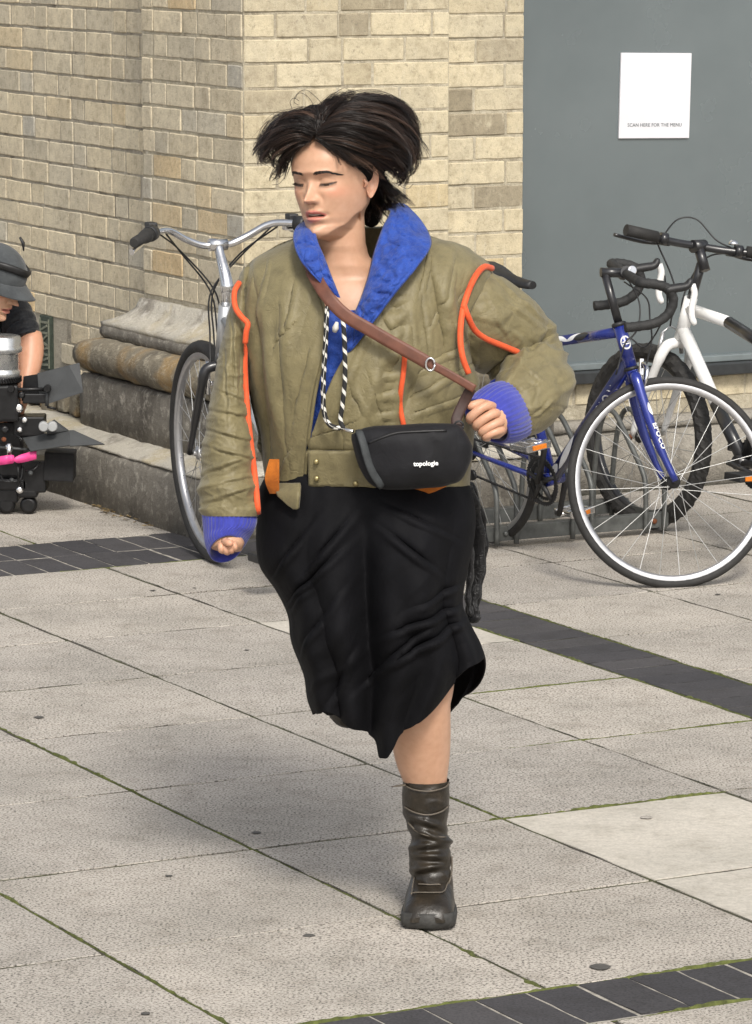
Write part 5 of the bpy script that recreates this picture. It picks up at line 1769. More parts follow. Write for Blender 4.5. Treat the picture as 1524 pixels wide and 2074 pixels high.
# the loose front corner of the left panel hangs below the hem
fl = []
for i in range(14):
    y = 985 + i * 3.4
    p1 = xphi(985, jl, jr, le(985))
    x1 = lerp(le(985), 607, i / 13); x0 = lerp(546, 600, (i / 13) ** 1.1)
    ring = []
    for k in range(14):
        x = lerp(x0, x1, k / 13)
        ph = xphi(985, jl, jr, x)
        d = jd(985) + jh(985) * -(abs(math.sin(ph)) ** .8)
        ring.append(PW(x, y, d - lerp(.012, .044, min(1, i / 5)) + cloth_disp(x, y) - .006 * math.sin(i / 13 * 3)))
    fl.append(ring)
jk.loft(fl, False)
jacket = part('jacket', jk, M['olive'])
sol = jacket.modifiers.new('thickness', 'SOLIDIFY'); sol.thickness = .008; sol.offset = -1
# blue lining layer under the front opening
lin = []
for y in [628 + (930 - 628) * i / 60 for i in range(61)]:
    ring = []
    for k in range(40):
        x = lerp(le(y) - 40, re_(y) + 45, k / 39)
        ph = xphi(y, jl, jr, x)
        d = jd(y) + jh(y) * -(abs(math.sin(ph)) ** .8) + .022
        q = .004 * ridge(x * .045, y * .045, 3) + .006 * nz(x * .03, y * .012, 5)
        ring.append(PW(x, y, d - q))
    lin.append(ring)
part('lining', Buf().loft(lin, False), M['blue_quilt'], jacket)
# waistband with poppers, zip, pocket piping
wb = []
for i in range(12):
    y = 914 + (986 - 914) * i / 11
    ring = []
    for k in range(60):
        t = k / 59
        x = lerp(625, 935, t)
        ph = xphi(y, jl, jr, x)
        d = jd(y) + jh(y) * -(abs(math.sin(ph)) ** .8)
        bul = .012 + .004 * math.sin(i / 11 * math.pi) + .002 * nz(x * .05, y * .05)
        ring.append(PW(x, y, d - bul))
    wb.append(ring)
wbo = part('waistband', Buf().loft(wb, False), M['olive'], jacket)
sol = wbo.modifiers.new('thickness', 'SOLIDIFY'); sol.thickness = .01; sol.offset = 1
def front_pt(x, y, off=.0):
    ph = xphi(y, jl, jr, x)
    v = torso_pt(ph, y, 0, 1.0, folds)
    return v + Vector((0, -off, 0))
for (x, y) in ((640, 932), (640, 966), (722, 976)):
    Buf_ = Buf().lathe(front_pt(x, y, .022), (0, -1, .1), [(.005, 0), (.0055, .002), (.004, .004), (.001, .0045)], 14)
    part('popper', Buf_, simple('brass_popper', (.35, .29, .14), .35, .8, .2, 60), jacket)
def seam(name, pts, r_, m, off=.004, n=60, fn=None):
    P = curve([Vector((p[0], p[1], p[2] if len(p) > 2 else 0)) for p in pts], n)
    b = Buf().tube([fn(p) if fn else front_pt(p.x, p.y, off) for p in P], r_, 8, flat=.6, up=(0, -1, 0))
    return part(name, b, m, jacket)
M['zip'] = simple('dark_zip', (.035, .028, .018), .5, .3, .3, 60)
seam('zip', ((791, 605), (786, 640), (776, 690), (766, 740), (758, 790), (750, 840), (742, 870)), .0028, M['zip'])
seam('front_edge_seam', ((618, 548), (648, 602), (661, 642), (656, 722), (642, 800), (624, 900), (613, 980)), .0035, M['olive'], .003)
seam('front_edge_seam', ((788, 605), (752, 652), (724, 692), (702, 722), (680, 762), (664, 802), (646, 852), (629, 902)), .0035, M['olive'], .003)
seam('pocket_piping', ((818, 700), (816, 740), (812, 790), (815, 830), (821, 868)), .0052, M['orange'], .013)
seam('waist_seam', ((628, 911), (680, 912), (735, 916)), .0022, M['zip'], .004)
ol = Buf()
rings = []
for i in range(8):
    t = i / 7
    rings.append([PW(lerp(lerp(546, 536, math.sin(t * 2.2)), 566, k / 7) + 22 * max(0, t - .6) * (1 - k / 7), lerp(930, 1000, t), -.118 - .02 * k / 7 - .01 * math.sin(t * 3) + .002 * nz(k * .7, t * 4)) for k in range(8)])
ol.loft(rings, False)
part('orange_lining', ol, M['orange_lining'], jacket)
ol = Buf()
rings = []
for i in range(8):
    t = i / 7
    rings.append([PW(lerp(790, 905, k / 11), lerp(975, lerp(985, 1003, math.sin(k / 11 * math.pi)), t), -.175 + .015 * t) for k in range(12)])
ol.loft(rings, False)
part('orange_lining', ol, M['orange_lining'], jacket)

# ---- sleeves
LC = [(1000, 560, 1110, 660, .007, 5), (1010, 600, 1085, 660, .008, 5), (1048, 712, 965, 785, .016, 7), (1138, 690, 1060, 712, .010, 5), (1142, 668, 1085, 700, .008, 5), (1130, 800, 1075, 850, .007, 5), (1110, 760, 1060, 790, .006, 5), (1000, 640, 1030, 690, .007, 5), (985, 600, 1010, 640, .006, 5), (1090, 850, 1125, 800, .006, 4), (1060, 740, 1100, 770, .005, 4)]
def sleeve(path, rad, n, seg, amp, name, flat=None, wf=None):
    """path points (px,py,d), radii in px; bunched cloth rings round the arm"""
    P = curve([Vector((p[0], p[1], p[2] * 1026)) for p in path], n)
    rr = [interp(list(np.linspace(0, 1, len(rad))), rad, i / (n - 1)) for i in range(n)]
    rings = []
    nrm = None
    for i in range(n):
        t = (P[min(i + 1, n - 1)] - P[max(i - 1, 0)]).normalized()
        if nrm is None:
            a = Vector((0, 0, -1)); nrm = (a - t * a.dot(t)).normalized()
        else: nrm = (nrm - t * nrm.dot(t)).normalized()
        b = t.cross(nrm)
        ring = []
        for k in range(seg):
            q = 2 * math.pi * k / seg
            cx, sx = math.cos(q), math.sin(q)
            base = P[i] + (nrm * cx + b * sx) * rr[i]
            w = amp * (5.0 * (ridge(base.x * .009 + base.y * .006, base.y * .020 - base.x * .006, 3 + q * .1) ** 1.5 - .3) * (wf(i / (n - 1)) if wf else 1) + 5 * nz(base.x * .014, base.y * .012, 8) - 7 * max(0, ridge(base.x * .020 + base.y * .012, base.y * .018, 5) - .66))
            if cx > -.2: w += 1026 * crease(base.x, base.y, LC)
            p = P[i] + (nrm * cx + b * sx) * (rr[i] + w)
            ring.append(PW(p.x, p.y, p.z / 1026))
        rings.append(ring)
    b = Buf().loft(rings, True, False, False)
    return part(name, b, M['olive'], jacket), P, rr
# right sleeve from its outline
sl = tab([(540, 492), (560, 482), (600, 470), (650, 458), (700, 447), (760, 436), (820, 425), (880, 414), (940, 407), (1000, 400), (1030, 400), (1046, 412)])
sr = tab([(540, 520), (560, 512), (600, 503), (650, 507), (700, 502), (760, 502), (820, 507), (880, 513), (940, 518), (1000, 524), (1030, 527), (1046, 522)])
sdp = tab([(540, .02), (650, .0), (800, -.03), (950, -.08), (1046, -.115)])
shd = tab([(540, .03), (560, .055), (600, .075), (700, .083), (900, .082), (1000, .075), (1046, .062)])
rings = []
for i in range(200):
    y = 540 + (1046 - 540) * i / 199
    ring = []
    for k in range(140):
        ph = 2 * math.pi * k / 140
        c, s = math.cos(ph), math.sin(ph)
        x = (sl(y) + sr(y)) / 2 + (sr(y) - sl(y)) / 2 * c
        hz = max(0, min(1, (y - 740) / 120))
        w = .0065 * nz(x * .016, y * .007, 11) * (1 - .4 * hz)
        w += hz * .011 * (ridge(x * .009 + y * .004, y * .020 + x * .005, 6) - .45)
        w += (1 - hz) * .006 * (ridge(x * .03 + y * .006, y * .006, 9) - .4)
        w += .0025 * (ridge(x * .04, y * .05, 2) - .4)
        if s < .3: w += crease(x, y, SC)
        w *= (1 if y < 1030 else .4)
        sd = math.copysign(abs(s) ** .85, s)
        ring.append(PW(x + w * 600 * c, y, sdp(y) + (shd(y) + w) * sd))
    rings.append(ring)
part('sleeve', Buf().loft(rings, True, False, False), M['olive'], jacket)
def sleeve_r_pt(p):
    y = p.y
    c = (p.x - (sl(y) + sr(y)) / 2) / ((sr(y) - sl(y)) / 2)
    c = max(-.999, min(.999, c)); s = math.sqrt(1 - c * c)
    return PW(p.x, y, sdp(y) - shd(y) * s ** .85 - .006)
seam('sleeve_piping', ((500, 655), (497, 690), (496, 740), (499, 800), (504, 860), (511, 920), (518, 980), (523, 1040)), .0062, M['orange'], 0, 50, sleeve_r_pt)
def pxp(lst, fn=None):
    return [PW(*p) for p in lst]
b = Buf().tube([PW(q.x, q.y, q.z) for q in curve([(485, 572, -.045), (475, 592, -.065), (477, 622, -.085), (490, 642, -.098), (502, 655, -.104), (499, 672, -.106), (497, 695, -.102)], 30)], .0058, 8)
part('armhole_piping', b, M['orange'], jacket)
# left sleeve: bent at the elbow
ls_, LP, LR = sleeve([(912, 640, .02), (955, 648, .03), (1008, 668, .06), (1062, 702, .10), (1090, 738, .08), (1086, 778, .0), (1068, 810, -.05), (1042, 830, -.09), (1030, 836, -.105)], [88, 104, 96, 76, 60, 74, 74, 62, 52], 170, 130, 1.0, 'sleeve', wf=lambda t: .8 + 1.2 * math.exp(-((t - .55) / .2) ** 2))
# piping of the left armhole and along the sleeve
b = Buf().tube([PW(q.x, q.y, q.z) for q in curve([(997, 543, .01), (980, 541, -.035), (962, 562, -.075), (945, 602, -.105), (935, 645, -.125), (933, 690, -.140), (938, 725, -.148), (950, 757, -.15)], 36)], .0064, 8)
part('armhole_piping', b, M['orange'], jacket)
b = Buf().tube([PW(q.x, q.y, q.z) for q in curve([(940, 618, -.118), (948, 640, -.118), (962, 668, -.100), (985, 686, -.075), (1018, 700, -.045), (1050, 713, -.02)], 30)], .0062, 8)
part('sleeve_piping', b, M['orange'], jacket)
# ---- ribbed cuffs
def cuff(rings_def, n, seg, ribs, name):
    """rings_def: list of (centre px,py,d, axis-a vec(px), axis-b vec(px)); px space with depth in px"""
    P = [curve([Vector(r[j]) for r in rings_def], n) for j in range(3)]
    rings = []
    for i in range(n):
        ring = []
        for k in range(seg):
            q = 2 * math.pi * k / seg
            rib = 1 + .022 * math.cos(q * ribs) * (1 if i < n - 2 else .3)
            p = P[0][i] + (P[1][i] * math.cos(q) + P[2][i] * math.sin(q)) * rib
            ring.append(PW(p.x, p.y, p.z / 1026))
        rings.append(ring)
    # turn the rim inwards and run back up inside
    for sc, back in ((.93, 0), (.86, 2), (.84, 5), (.82, 9)):
        i = n - 1 - back
        ring = []
        for k in range(seg):
            q = 2 * math.pi * k / seg
            p = P[0][i] + (P[1][i] * math.cos(q) + P[2][i] * math.sin(q)) * sc
            ring.append(PW(p.x, p.y, p.z / 1026))
        rings.append(ring)
    return part(name, Buf().loft(rings), M['blue_knit'], jacket)
cuff([((463, 1030, -118), (55, 4, 0), (0, 0, 58)), ((465, 1050, -122), (55, 6, 0), (0, 4, 58)), ((463, 1078, -132), (50, -2, 0), (0, 12, 54)), ((459, 1098, -142), (42, -8, 0), (4, 24, 48)), ((457, 1112, -152), (33, -10, 0), (4, 26, 40))], 18, 144, 36, 'cuff')
cuff([((1058, 822, -66), (24, 50, 0), (-12, 6, 62)), ((1040, 828, -92), (29, 55, 0), (-18, 8, 64)), ((1020, 836, -120), (32, 56, 0), (-24, 10, 60)), ((1000, 846, -146), (35, 50, 0), (-28, 12, 52)), ((986, 853, -162), (36, 43, 0), (-28, 12, 44))], 18, 144, 36, 'cuff')

# ---- quilted collar
inn = [(690, 603, -.160), (673, 560, -.150), (658, 520, -.132), (645, 490, -.108), (641, 466, -.07), (650, 452, .0), (700, 440, .07), (768, 428, .06), (790, 428, .0), (774, 462, -.055), (757, 510, -.10), (745, 560, -.13), (728, 610, -.155), (710, 650, -.168), (699, 690, -.175), (698, 716, -.178)]
oun = [(684, 602, -.165), (642, 566, -.178), (609, 528, -.158), (595, 493, -.110), (597, 465, -.045), (620, 446, .03), (690, 426, .10), (802, 410, .105), (838, 428, .04), (868, 468, -.025), (873, 500, -.105), (842, 546, -.165), (800, 597, -.186), (756, 655, -.192), (716, 706, -.188), (699, 717, -.180)]
IA, OA = curve(inn, 260), curve(oun, 260)
rings = []
for i in range(260):
    a, b_ = IA[i], OA[i]
    wpx = math.hypot(b_.x - a.x, b_.y - a.y)
    ring = []
    for k in range(44):
        t = k / 30 if k <= 30 else 1 - (k - 30) / 14
        top = k <= 30
        p = lerp(a, b_, t)
        bul = math.sin(t * math.pi) ** .6 * min(.022, wpx / 1026 * .33)
        q = (-.013 * max(0, ridge(p.x * .030, p.y * .030, 3) - .5) + .006 * nz(p.x * .05, p.y * .045, 2) - .009 * max(0, ridge(p.x * .06, p.y * .06, 1) - .55)) * min(1, math.sin(t * math.pi) * 2) if top else 0
        stitch = -.0035 * math.exp(-((t - .9) / .025) ** 2) if top else 0
        dd = p.z - (bul + q + stitch) if top else p.z + .25 * bul
        up = -bul * 1026 * .28 if top else 0
        ring.append(PW(p.x, p.y + up, dd))
    rings.append(ring)
part('collar', Buf().loft(rings, True, True, True), M['blue_quilt'], jacket)

# ---- skirt
kl = tab([(960, 545), (990, 530), (1050, 524), (1100, 523), (1150, 532), (1190, 560), (1250, 588), (1290, 592), (1370, 620), (1420, 628), (1450, 640), (1480, 652), (1535, 660)])
kr = tab([(960, 940), (1000, 953), (1050, 960), (1100, 956), (1150, 945), (1220, 934), (1270, 952), (1310, 972), (1345, 981), (1400, 965), (1450, 930), (1535, 900)])
kh = tab([(960, .15), (1050, .175), (1150, .185), (1300, .175), (1450, .165), (1535, .15)])
kd = tab([(960, -.005), (1150, -.03), (1300, -.04), (1535, -.02)])
hem_k = [-180, -165, -150, -135, -120, -108, -99, -93, -88, -80, -70, -58, -46, -34, -20, 0, 18, 36, 60, 100, 140, 180]
hem_v = [1442, 1440, 1442, 1452, 1472, 1488, 1502, 1536, 1536, 1490, 1478, 1440, 1392, 1352, 1338, 1345, 1395, 1448, 1462, 1450, 1445, 1442]
hem = tab(list(zip(hem_k, hem_v)))
rings = []
NT, NS = 170, 380
for i in range(NT + 1):
    t = i / NT
    ring = []
    for k in range(NS):
        deg = -180 + 360 * k / NS
        ph = math.radians(deg)
        c, s = math.cos(ph), math.sin(ph)
        hy = hem(deg)
        y = lerp(962, hy, t)
        x = (kl(y) + kr(y)) / 2 + (kr(y) - kl(y)) / 2 * c
        sd = math.copysign(abs(s) ** .85, s)
        g = t ** 1.2
        w = .030 * g * (abs(math.sin(ph * 3.5 + 1.1 * math.sin(ph * 2) + .6 * t)) ** .7 - .55) * 1.3 + .012 * g * math.sin(ph * 13 + 1 + 2 * t)
        if s < 0:
            # thighs push the cloth forward, with a deep fall between them and drags across
            w += .055 * math.exp(-((x - 655) / 62) ** 2) * math.exp(-((y - 1330) / 150) ** 2)
            w += .050 * math.exp(-((x - 850) / 60) ** 2) * math.exp(-((y - 1180) / 150) ** 2)
            w -= .055 * math.exp(-((x - 742 - (y - 1200) * .02) / 30) ** 2) * min(1, max(0, (y - 1010) / 150))
            for (x0, y0, sl_, ln_, am) in ((620, 1190, -1.0, 80, .024), (585, 1130, -1.4, 70, .018), (880, 1250, -.42, 80, .026), (870, 1300, -.62, 90, .030), (830, 1120, .85, 55, .020), (900, 1200, -.55, 60, .018), (665, 1110, -1.2, 70, .018), (800, 1330, -.9, 80, .020), (640, 1290, -1.6, 90, .016), (690, 1390, -2.4, 80, .014), (850, 1060, .5, 60, .014), (600, 1230, -1.1, 60, .016)):
                u_ = (x - x0) + (y - y0) * 0
                dist = (y - y0 - sl_ * (x - x0)) / math.sqrt(1 + sl_ * sl_)
                al = ((x - x0) + sl_ * (y - y0)) / math.sqrt(1 + sl_ * sl_)
                w += .78 * am * (math.exp(-abs((dist - 4) / 5.5) ** 1.5) - .9 * math.exp(-abs((dist + 6) / 5.5) ** 1.5)) * math.exp(-(al / ln_) ** 2)
            w += .010 * (ridge(x * .012 + y * .010, y * .006, 5) - .4) * g
        w += .004 * nz(x * .03, y * .02, 5)
        edge = (1 - abs(c) ** 8)
        ring.append(PW(x + w * 1026 * c * .25 * edge, y + (4 * math.sin(ph * 11) * g if abs(deg + 92) > 16 else 0), kd(y) + (kh(y) + w) * sd))
    rings.append(ring)
sk = part('skirt', Buf().loft(rings), M['black_cloth'])
sol = sk.modifiers.new('thickness', 'SOLIDIFY'); sol.thickness = .004; sol.offset = -1
sb = Buf()
for q0, rr0 in (([(940, 985, .06), (958, 1040, .08), (968, 1110, .09), (962, 1180, .09), (956, 1225, .08), (962, 1262, .075)], .024), ([(948, 980, .08), (970, 1040, .10), (979, 1100, .105), (974, 1160, .10), (966, 1215, .09), (964, 1250, .085)], .016), ([(935, 1000, .04), (948, 1080, .06), (954, 1150, .07), (948, 1210, .07), (956, 1248, .07)], .017)):
    P_ = curve(q0, 44)
    sb.tube([PW(p.x, p.y, p.z) for p in P_], [rr0 * (1 - .45 * (i / 43)) + .0022 * math.sin(i * .8 + rr0 * 400) for i in range(40)] + [rr0 * .7, rr0 * .75, rr0 * .6, rr0 * .3], 14, flat=.55)
part('sash', sb, fabric('black_satin_sash', (.012, .012, .013), (.008, .008, .008, 1), 900, .5, .1, .42, 30, 1, .3, .004))

# ---- boot on the standing leg, and the other one behind
def boot(shaft, foot_M, name):
    pass
bl = tab([(1582, 816), (1600, 815), (1650, 818), (1670, 824), (1700, 833), (1722, 829), (1745, 828), (1770, 832), (1790, 833), (1815, 831), (1845, 828), (1862, 828)])
brr = tab([(1582, 911), (1600, 911), (1640, 910), (1670, 905), (1690, 908), (1705, 914), (1740, 913), (1780, 918), (1815, 920), (1845, 921), (1862, 921)])
rings = []
for i in range(80):
    y = 1580 + (1862 - 1580) * i / 79
    ring = []
    for k in range(64):
        ph = 2 * math.pi * k / 64; c, s = math.cos(ph), math.sin(ph)
        x = (bl(y) + brr(y)) / 2 + (brr(y) - bl(y)) / 2 * c
        hd_ = interp([1580, 1650, 1720, 1780, 1862], [.050, .049, .045, .048, .055], y)
        w = .0
        for (y0, sl_, am) in ((1665, .35, .006), (1712, -.15, .009), (1733, .1, .009), (1758, -.2, .010), (1690, .3, .006)):
            w += am * (math.exp(-((y - y0 - sl_ * (x - 865)) / 6) ** 2) - .7 * math.exp(-((y - y0 - 12 - sl_ * (x - 865)) / 6) ** 2))
        w += .003 * (ridge(x * .03, y * .035, 5) - .4)
        yy = y - 9 * s * max(0, 1 - i / 24)
        ring.append(PW(x + w * 300 * c, yy, -.03 + (hd_ + w) * s))
    rings.append(ring)
shaft = Buf().loft(rings, True, False, True)
# inside of the shaft top
toe = G(866, 1888); FH = Vector((-.06, -1, 0)).normalized(); FR = Vector((FH.y, -FH.x, 0)) * -1
FR = Vector((1, -.06, 0)).normalized()
def FB(x, y, z):                # x across, y back from the toe tip, z up
    return Vector((toe.x, toe.y, 0)) + FR * x - FH * y + Vector((0, 0, z))
wf_ = tab([(0, .030), (.015, .043), (.045, .0505), (.09, .051), (.14, .045), (.19, .038), (.235, .037), (.262, .030), (.272, .016)])
hf_ = tab([(0, .030), (.012, .046), (.04, .062), (.08, .074), (.12, .092), (.16, .118), (.20, .125), (.272, .12)])
rings = []
for i in range(36):
    y = .272 * i / 35
    ring = []
    for k in range(32):
        q = math.pi * k / 31
        c, s = math.cos(q), math.sin(q)
        wv = .0018 * (ridge(y * 60, k * .25, 3) - .4) * min(1, max(0, (y - .03) / .05))
        ring.append(FB(wf_(y) * math.copysign(abs(c) ** .75, c), y, .018 + (hf_(y) - .018) * s ** .72 + wv))
    rings.append(ring)
shaft.loft(rings, False, True, True)
bt = part('boot', shaft, M['boot'])
so = Buf()
rings = []
for zz, g in ((0.0, -.002), (.004, .003), (.014, .0045), (.024, .004), (.031, .001)):
    ring = []
    for k in range(44):
        t = k / 44
        if t < .5:
            y = .272 * (t * 2); x = wf_(y) + g
        else:
            y = .272 * (2 - t * 2); x = -(wf_(y) + g)
        if t == 0: x = 0
        ring.append(FB(x, y - (g if y < .03 else -g if y > .25 else 0), zz + (.004 if y < .03 else 0)))
    rings.append(ring)
so.loft(rings, True, True, True)
part('sole', so, M['sole'], bt)
def on_boot(x, y):
    c = (x - (bl(y) + brr(y)) / 2) / ((brr(y) - bl(y)) / 2); c = max(-.99, min(.99, c))
    hd_ = interp([1580, 1650, 1720, 1780, 1862], [.050, .049, .045, .048, .055], y)
    return PW(x, y, -.03 - hd_ * math.sqrt(1 - c * c) - .004)
for pts in (((816, 1590), (840, 1600), (870, 1603), (900, 1596), (911, 1586)), ((818, 1634), (840, 1646), (868, 1651), (895, 1644), (910, 1632)), ((826, 1666), (845, 1684), (872, 1694), (904, 1696)), ((916, 1735), (915, 1770), (908, 1790), (890, 1800), (860, 1801), (832, 1802))):
    part('binding', Buf().tube([on_boot(p.x, p.y) for p in curve([Vector((*q, 0)) for q in pts], 26)], .0017, 8), M['boot_edge'], bt)
for xy in (((-.034, .05), (-.033, .09), (-.03, .13)), ((-.036, .055), (-.012, .048), (.018, .05), (.030, .062), (.036, .10)), ((-.022, .082), (0, .078), (.022, .082))):
    def top(x, y):
        w = wf_(y); c = max(-1, min(1, x / w)); cc = abs(c) ** (1 / .75); s = math.sqrt(max(0, 1 - cc * cc))
        return FB(x, y, .026 + (hf_(y) - .026) * s ** .72 + .0025)
    part('stitching', Buf().tube([top(p.x, p.y) for p in curve([Vector((*q, 0)) for q in xy], 24)], .0014, 6), M['boot_edge'], bt)
part('pull_tab', Buf().tube([on_boot(822, 1590), PW(806, 1592, -.06), PW(792, 1594, -.06)], [.006, .005, .002], 6, flat=.4), M['boot_edge'], bt)
rb = Buf()
rb.tube([PW(p.x, p.y, p.z) for p in curve([(706, 1372, .05), (716, 1335, .22), (718, 1310, .30), (716, 1310, .34)], 14)], [.056, .055, .053, .05, .048, .046, .045, .045, .045, .045, .045, .043, .038, .02], 16)
rb.tube([PW(p.x, p.y, p.z) for p in curve([(716, 1318, .32), (712, 1370, .33), (708, 1430, .30), (706, 1462, .27)], 12)], [.042, .046, .048, .049, .05, .05, .05, .049, .046, .042, .034, .018], 16)
part('boot', rb, M['boot'])

# ------------------------------------------------------------------ bag, strap, cord: carried, so things of their own
def hull(name, b, m, parent=None):
    return b.build(name, m, parent)
bag = Buf()
tl = tab([(712, 880), (740, 866), (800, 861), (870, 857), (915, 858), (945, 878), (958, 905)])
bl_ = tab([(712, 890), (722, 930), (740, 968), (760, 986), (800, 992), (860, 989), (910, 982), (940, 965), (958, 925)])
rings = []
for i in range(60):
    x = lerp(712, 958, i / 59)
    y0, y1 = tl(x), bl_(x)
    e = math.sin(math.pi * min(1, max(0, (i / 59)))) ** .35
    ring = []
    for k in range(40):
        q = 2 * math.pi * k / 40
        c, s = math.cos(q), math.sin(q)
        yy = (y0 + y1) / 2 + (y1 - y0) / 2 * math.copysign(abs(s) ** .75, s)
        dep = -.235 - .052 * e * math.copysign(abs(c) ** .7, c)
        w = .003 * nz(x * .02, yy * .03, 2) + .002 * (ridge(x * .02, yy * .02, 4) - .4)
        ring.append(PW(x, yy, dep - w * (1 if c > 0 else 0)))
    rings.append(ring)
bag.loft(rings, True, True, True)
bago = hull('crossbody_bag', bag, M['bag'])
tag(bago, 'black crossbody bag with brown strap worn at the hip of the running person', 'bag')
def bagp(x, y, off=.003):
    y0, y1 = tl(x), bl_(x)
    i_ = (x - 712) / 246
    e = math.sin(math.pi * i_) ** .35
    s = (y - (y0 + y1) / 2) / ((y1 - y0) / 2); s = math.copysign(min(1, abs(s)) ** (1 / .75), s)
    c = math.sqrt(max(0, 1 - s * s)) ** .7
    return PW(x, y, -.235 - .052 * e * c - off)
hull('zip', Buf().tube([bagp(p.x, p.y, .001) for p in curve([(747, 897, 0), (775, 886, 0), (805, 877, 0), (850, 874, 0), (905, 872, 0)], 30)], .0030, 6), simple('black_zip', (.005, .005, .006), .5), bago)
pp = [bagp(p.x, p.y, .004) for p in curve([(728, 872, 0), (737, 900, 0), (745, 930, 0), (757, 960, 0), (775, 985, 0)], 24)]
hull('side_flap', Buf().tube(pp, .0085, 8, flat=.35), simple('grey_webbing', (.030, .034, .036), .7, 0, .3, 60, .5, 600), bago)
tm = text_mesh('topologie', .0122, .0003, bold=.0004)
tm.materials.append(M['white_ink'])
t = obj('lettering', tm, bago)
t.location = bagp(863, 939, .0045)
t.rotation_euler = (math.pi / 2 - R(6), R(-2), R(3))
def ribbon(pts, wid, th, n, upv=None):
    """a flat strap: pts (px,py,d), width in px across the run, thickness in m"""
    P = curve([Vector((p[0], p[1], p[2] * 1026)) for p in pts], n)
    ww = wid if callable(wid) else (lambda t: wid)
    rings = []
    for i in range(n):
        t = (P[min(i + 1, n - 1)] - P[max(i - 1, 0)]); t2 = Vector((t.x, t.y, 0)).normalized()
        nn = Vector((-t2.y, t2.x, 0)) * ww(i / (n - 1)) / 2
        ring = []
        for (a, d) in ((-1, -th), (-.5, -th * 1.35), (.5, -th * 1.35), (1, -th), (1, th), (-1, th)):
            p = P[i] + nn * a
            ring.append(PW(p.x, p.y, p.z / 1026 + d))
        rings.append(ring)
    return Buf().loft(rings, True, True, True)
sp1 = [(618, 524, -.115), (638, 560, -.160), (664, 601, -.203), (700, 638, -.215), (750, 668, -.218), (800, 697, -.220), (850, 725, -.222), (872, 738, -.224)]
hull('strap', ribbon(sp1, lambda t: 27 if t > .1 else 20, .0010, 40), M['strap'], bago)
hull('strap', ribbon([(866, 734, -.226), (900, 752, -.226), (935, 772, -.228), (962, 788, -.228)], lambda t: 17, .0010, 20), M['strap'], bago)
hull('strap', ribbon([(955, 786, -.222), (940, 815, -.215), (925, 850, -.222), (930, 872, -.23)], lambda t: 22, .0018, 18), simple('dark_brown_strap', (.045, .022, .018), .6, 0, .3, 40), bago)
hull('buckle', Buf().tube([PW(872 + 9 * math.cos(a), 738 + 13 * math.sin(a), -.232) for a in np.linspace(0, 2 * math.pi, 17)], .0022, 8), M['chrome'], bago)
hull('ring', Buf().tube([PW(930 + 9 * math.cos(a), 862 + 9 * math.sin(a), -.236) for a in np.linspace(0, 2 * math.pi, 17)], .002, 8), M['black_plastic'], bago)
hull('clip', Buf().tube([PW(*p) for p in ((690, 868, -.215), (702, 870, -.232), (716, 874, -.245))], [.0028, .0042, .0028], 8), M['chrome'], bago)
# twisted cord
def cord_mat():
    m, N, L, b = nodes('black_white_cord')
    uv = N.new('ShaderNodeAttribute'); uv.attribute_name = 'twist'
    f = math_(N, L, 'FRACT', uv.outputs['Fac'])
    L.new(ramp(N, L, f, [(0, (.012, .012, .013, 1)), (.66, (.012, .012, .013, 1)), (.68, (.66, .64, .58, 1)), (1, (.66, .64, .58, 1))], 'CONSTANT'), b.inputs['Base Color'])
    b.inputs['Roughness'].default_value = .8
    return m
def cord(pts, r_, n, seg, pitch):
    P = [PW(p.x, p.y, p.z) for p in curve(pts, n)]
    b = Buf(); b.tube(P, r_, seg)
    L_ = 0; tw = []
    for i in range(n):
        if i: L_ += (P[i] - P[i - 1]).length
        for k in range(seg): tw.append(L_ / pitch + k / seg)
    return b, tw
M['cord'] = cord_mat()
cb_, tw1 = cord([(666, 612, -.200), (662, 640, -.213), (660, 690, -.214), (657, 740, -.214), (655, 790, -.214), (657, 835, -.214), (668, 860, -.216), (690, 868, -.220)], .0047, 150, 14, .026)
c2, tw2 = cord([(694, 640, -.208), (697, 670, -.216), (699, 720, -.218), (699, 770, -.218), (694, 820, -.218), (690, 850, -.218), (696, 868, -.222)], .0045, 140, 14, .026)
co_ = cb_.build('neck_cord', M['cord'])
a = co_.data.attributes.new('twist', 'FLOAT', 'POINT'); a.data.foreach_set('value', tw1)
tag(co_, 'black and white twisted cord hanging down the front of the olive jacket', 'cord')
c2o = c2.build('cord_strand', M['cord'], co_)
a = c2o.data.attributes.new('twist', 'FLOAT', 'POINT'); a.data.foreach_set('value', tw2)
hull('cord_end', Buf().tube([PW(683, 652, -.214), PW(680, 664, -.216), PW(678, 672, -.214)], [.003, .0065, .004], 8), simple('cord_end_white', (.55, .54, .50), .6), co_)
# ------------------------------------------------------------------ camera operator crouching at the left edge, and the film camera
YO = 13.05
def PO(px, py, d=0.0):
    return D(px, py, YO + d)
op = empty('person', Vector((D(-120, 1000, YO).x, YO + .1, 0)))
tag(op, 'person in grey cap and dark padded jacket crouching behind the film camera', 'person')
opi = Matrix.Translation(-op.location)
def opart(name, b, m, parent=None):
    b.v = [opi @ v for v in b.v]
    return b.build(name, m, parent or op)
hc = PO(-10, 566, -.15)
ff = Vector((.80, -.42, -.42)).normalized(); rr_ = ff.cross(Vector((0, 0, 1))).normalized(); uu = rr_.cross(ff)
ob = Buf()
ob.v = [hc + rr_ * p[0] * 1.04 + ff * p[1] * 1.04 + uu * p[2] * 1.04 for p in head_local]
ob.f = [f for f in faces if max(f) < len(head_local)]
ob.s = [True] * len(ob.f)
otint = [list(t) for t in tint[:len(head_local)]]
def olimb(path, rad, seg=16):
    n0 = len(ob.v); ob.tube(path, rad, seg); otint.extend([[0, 0, .3]] * (len(ob.v) - n0))
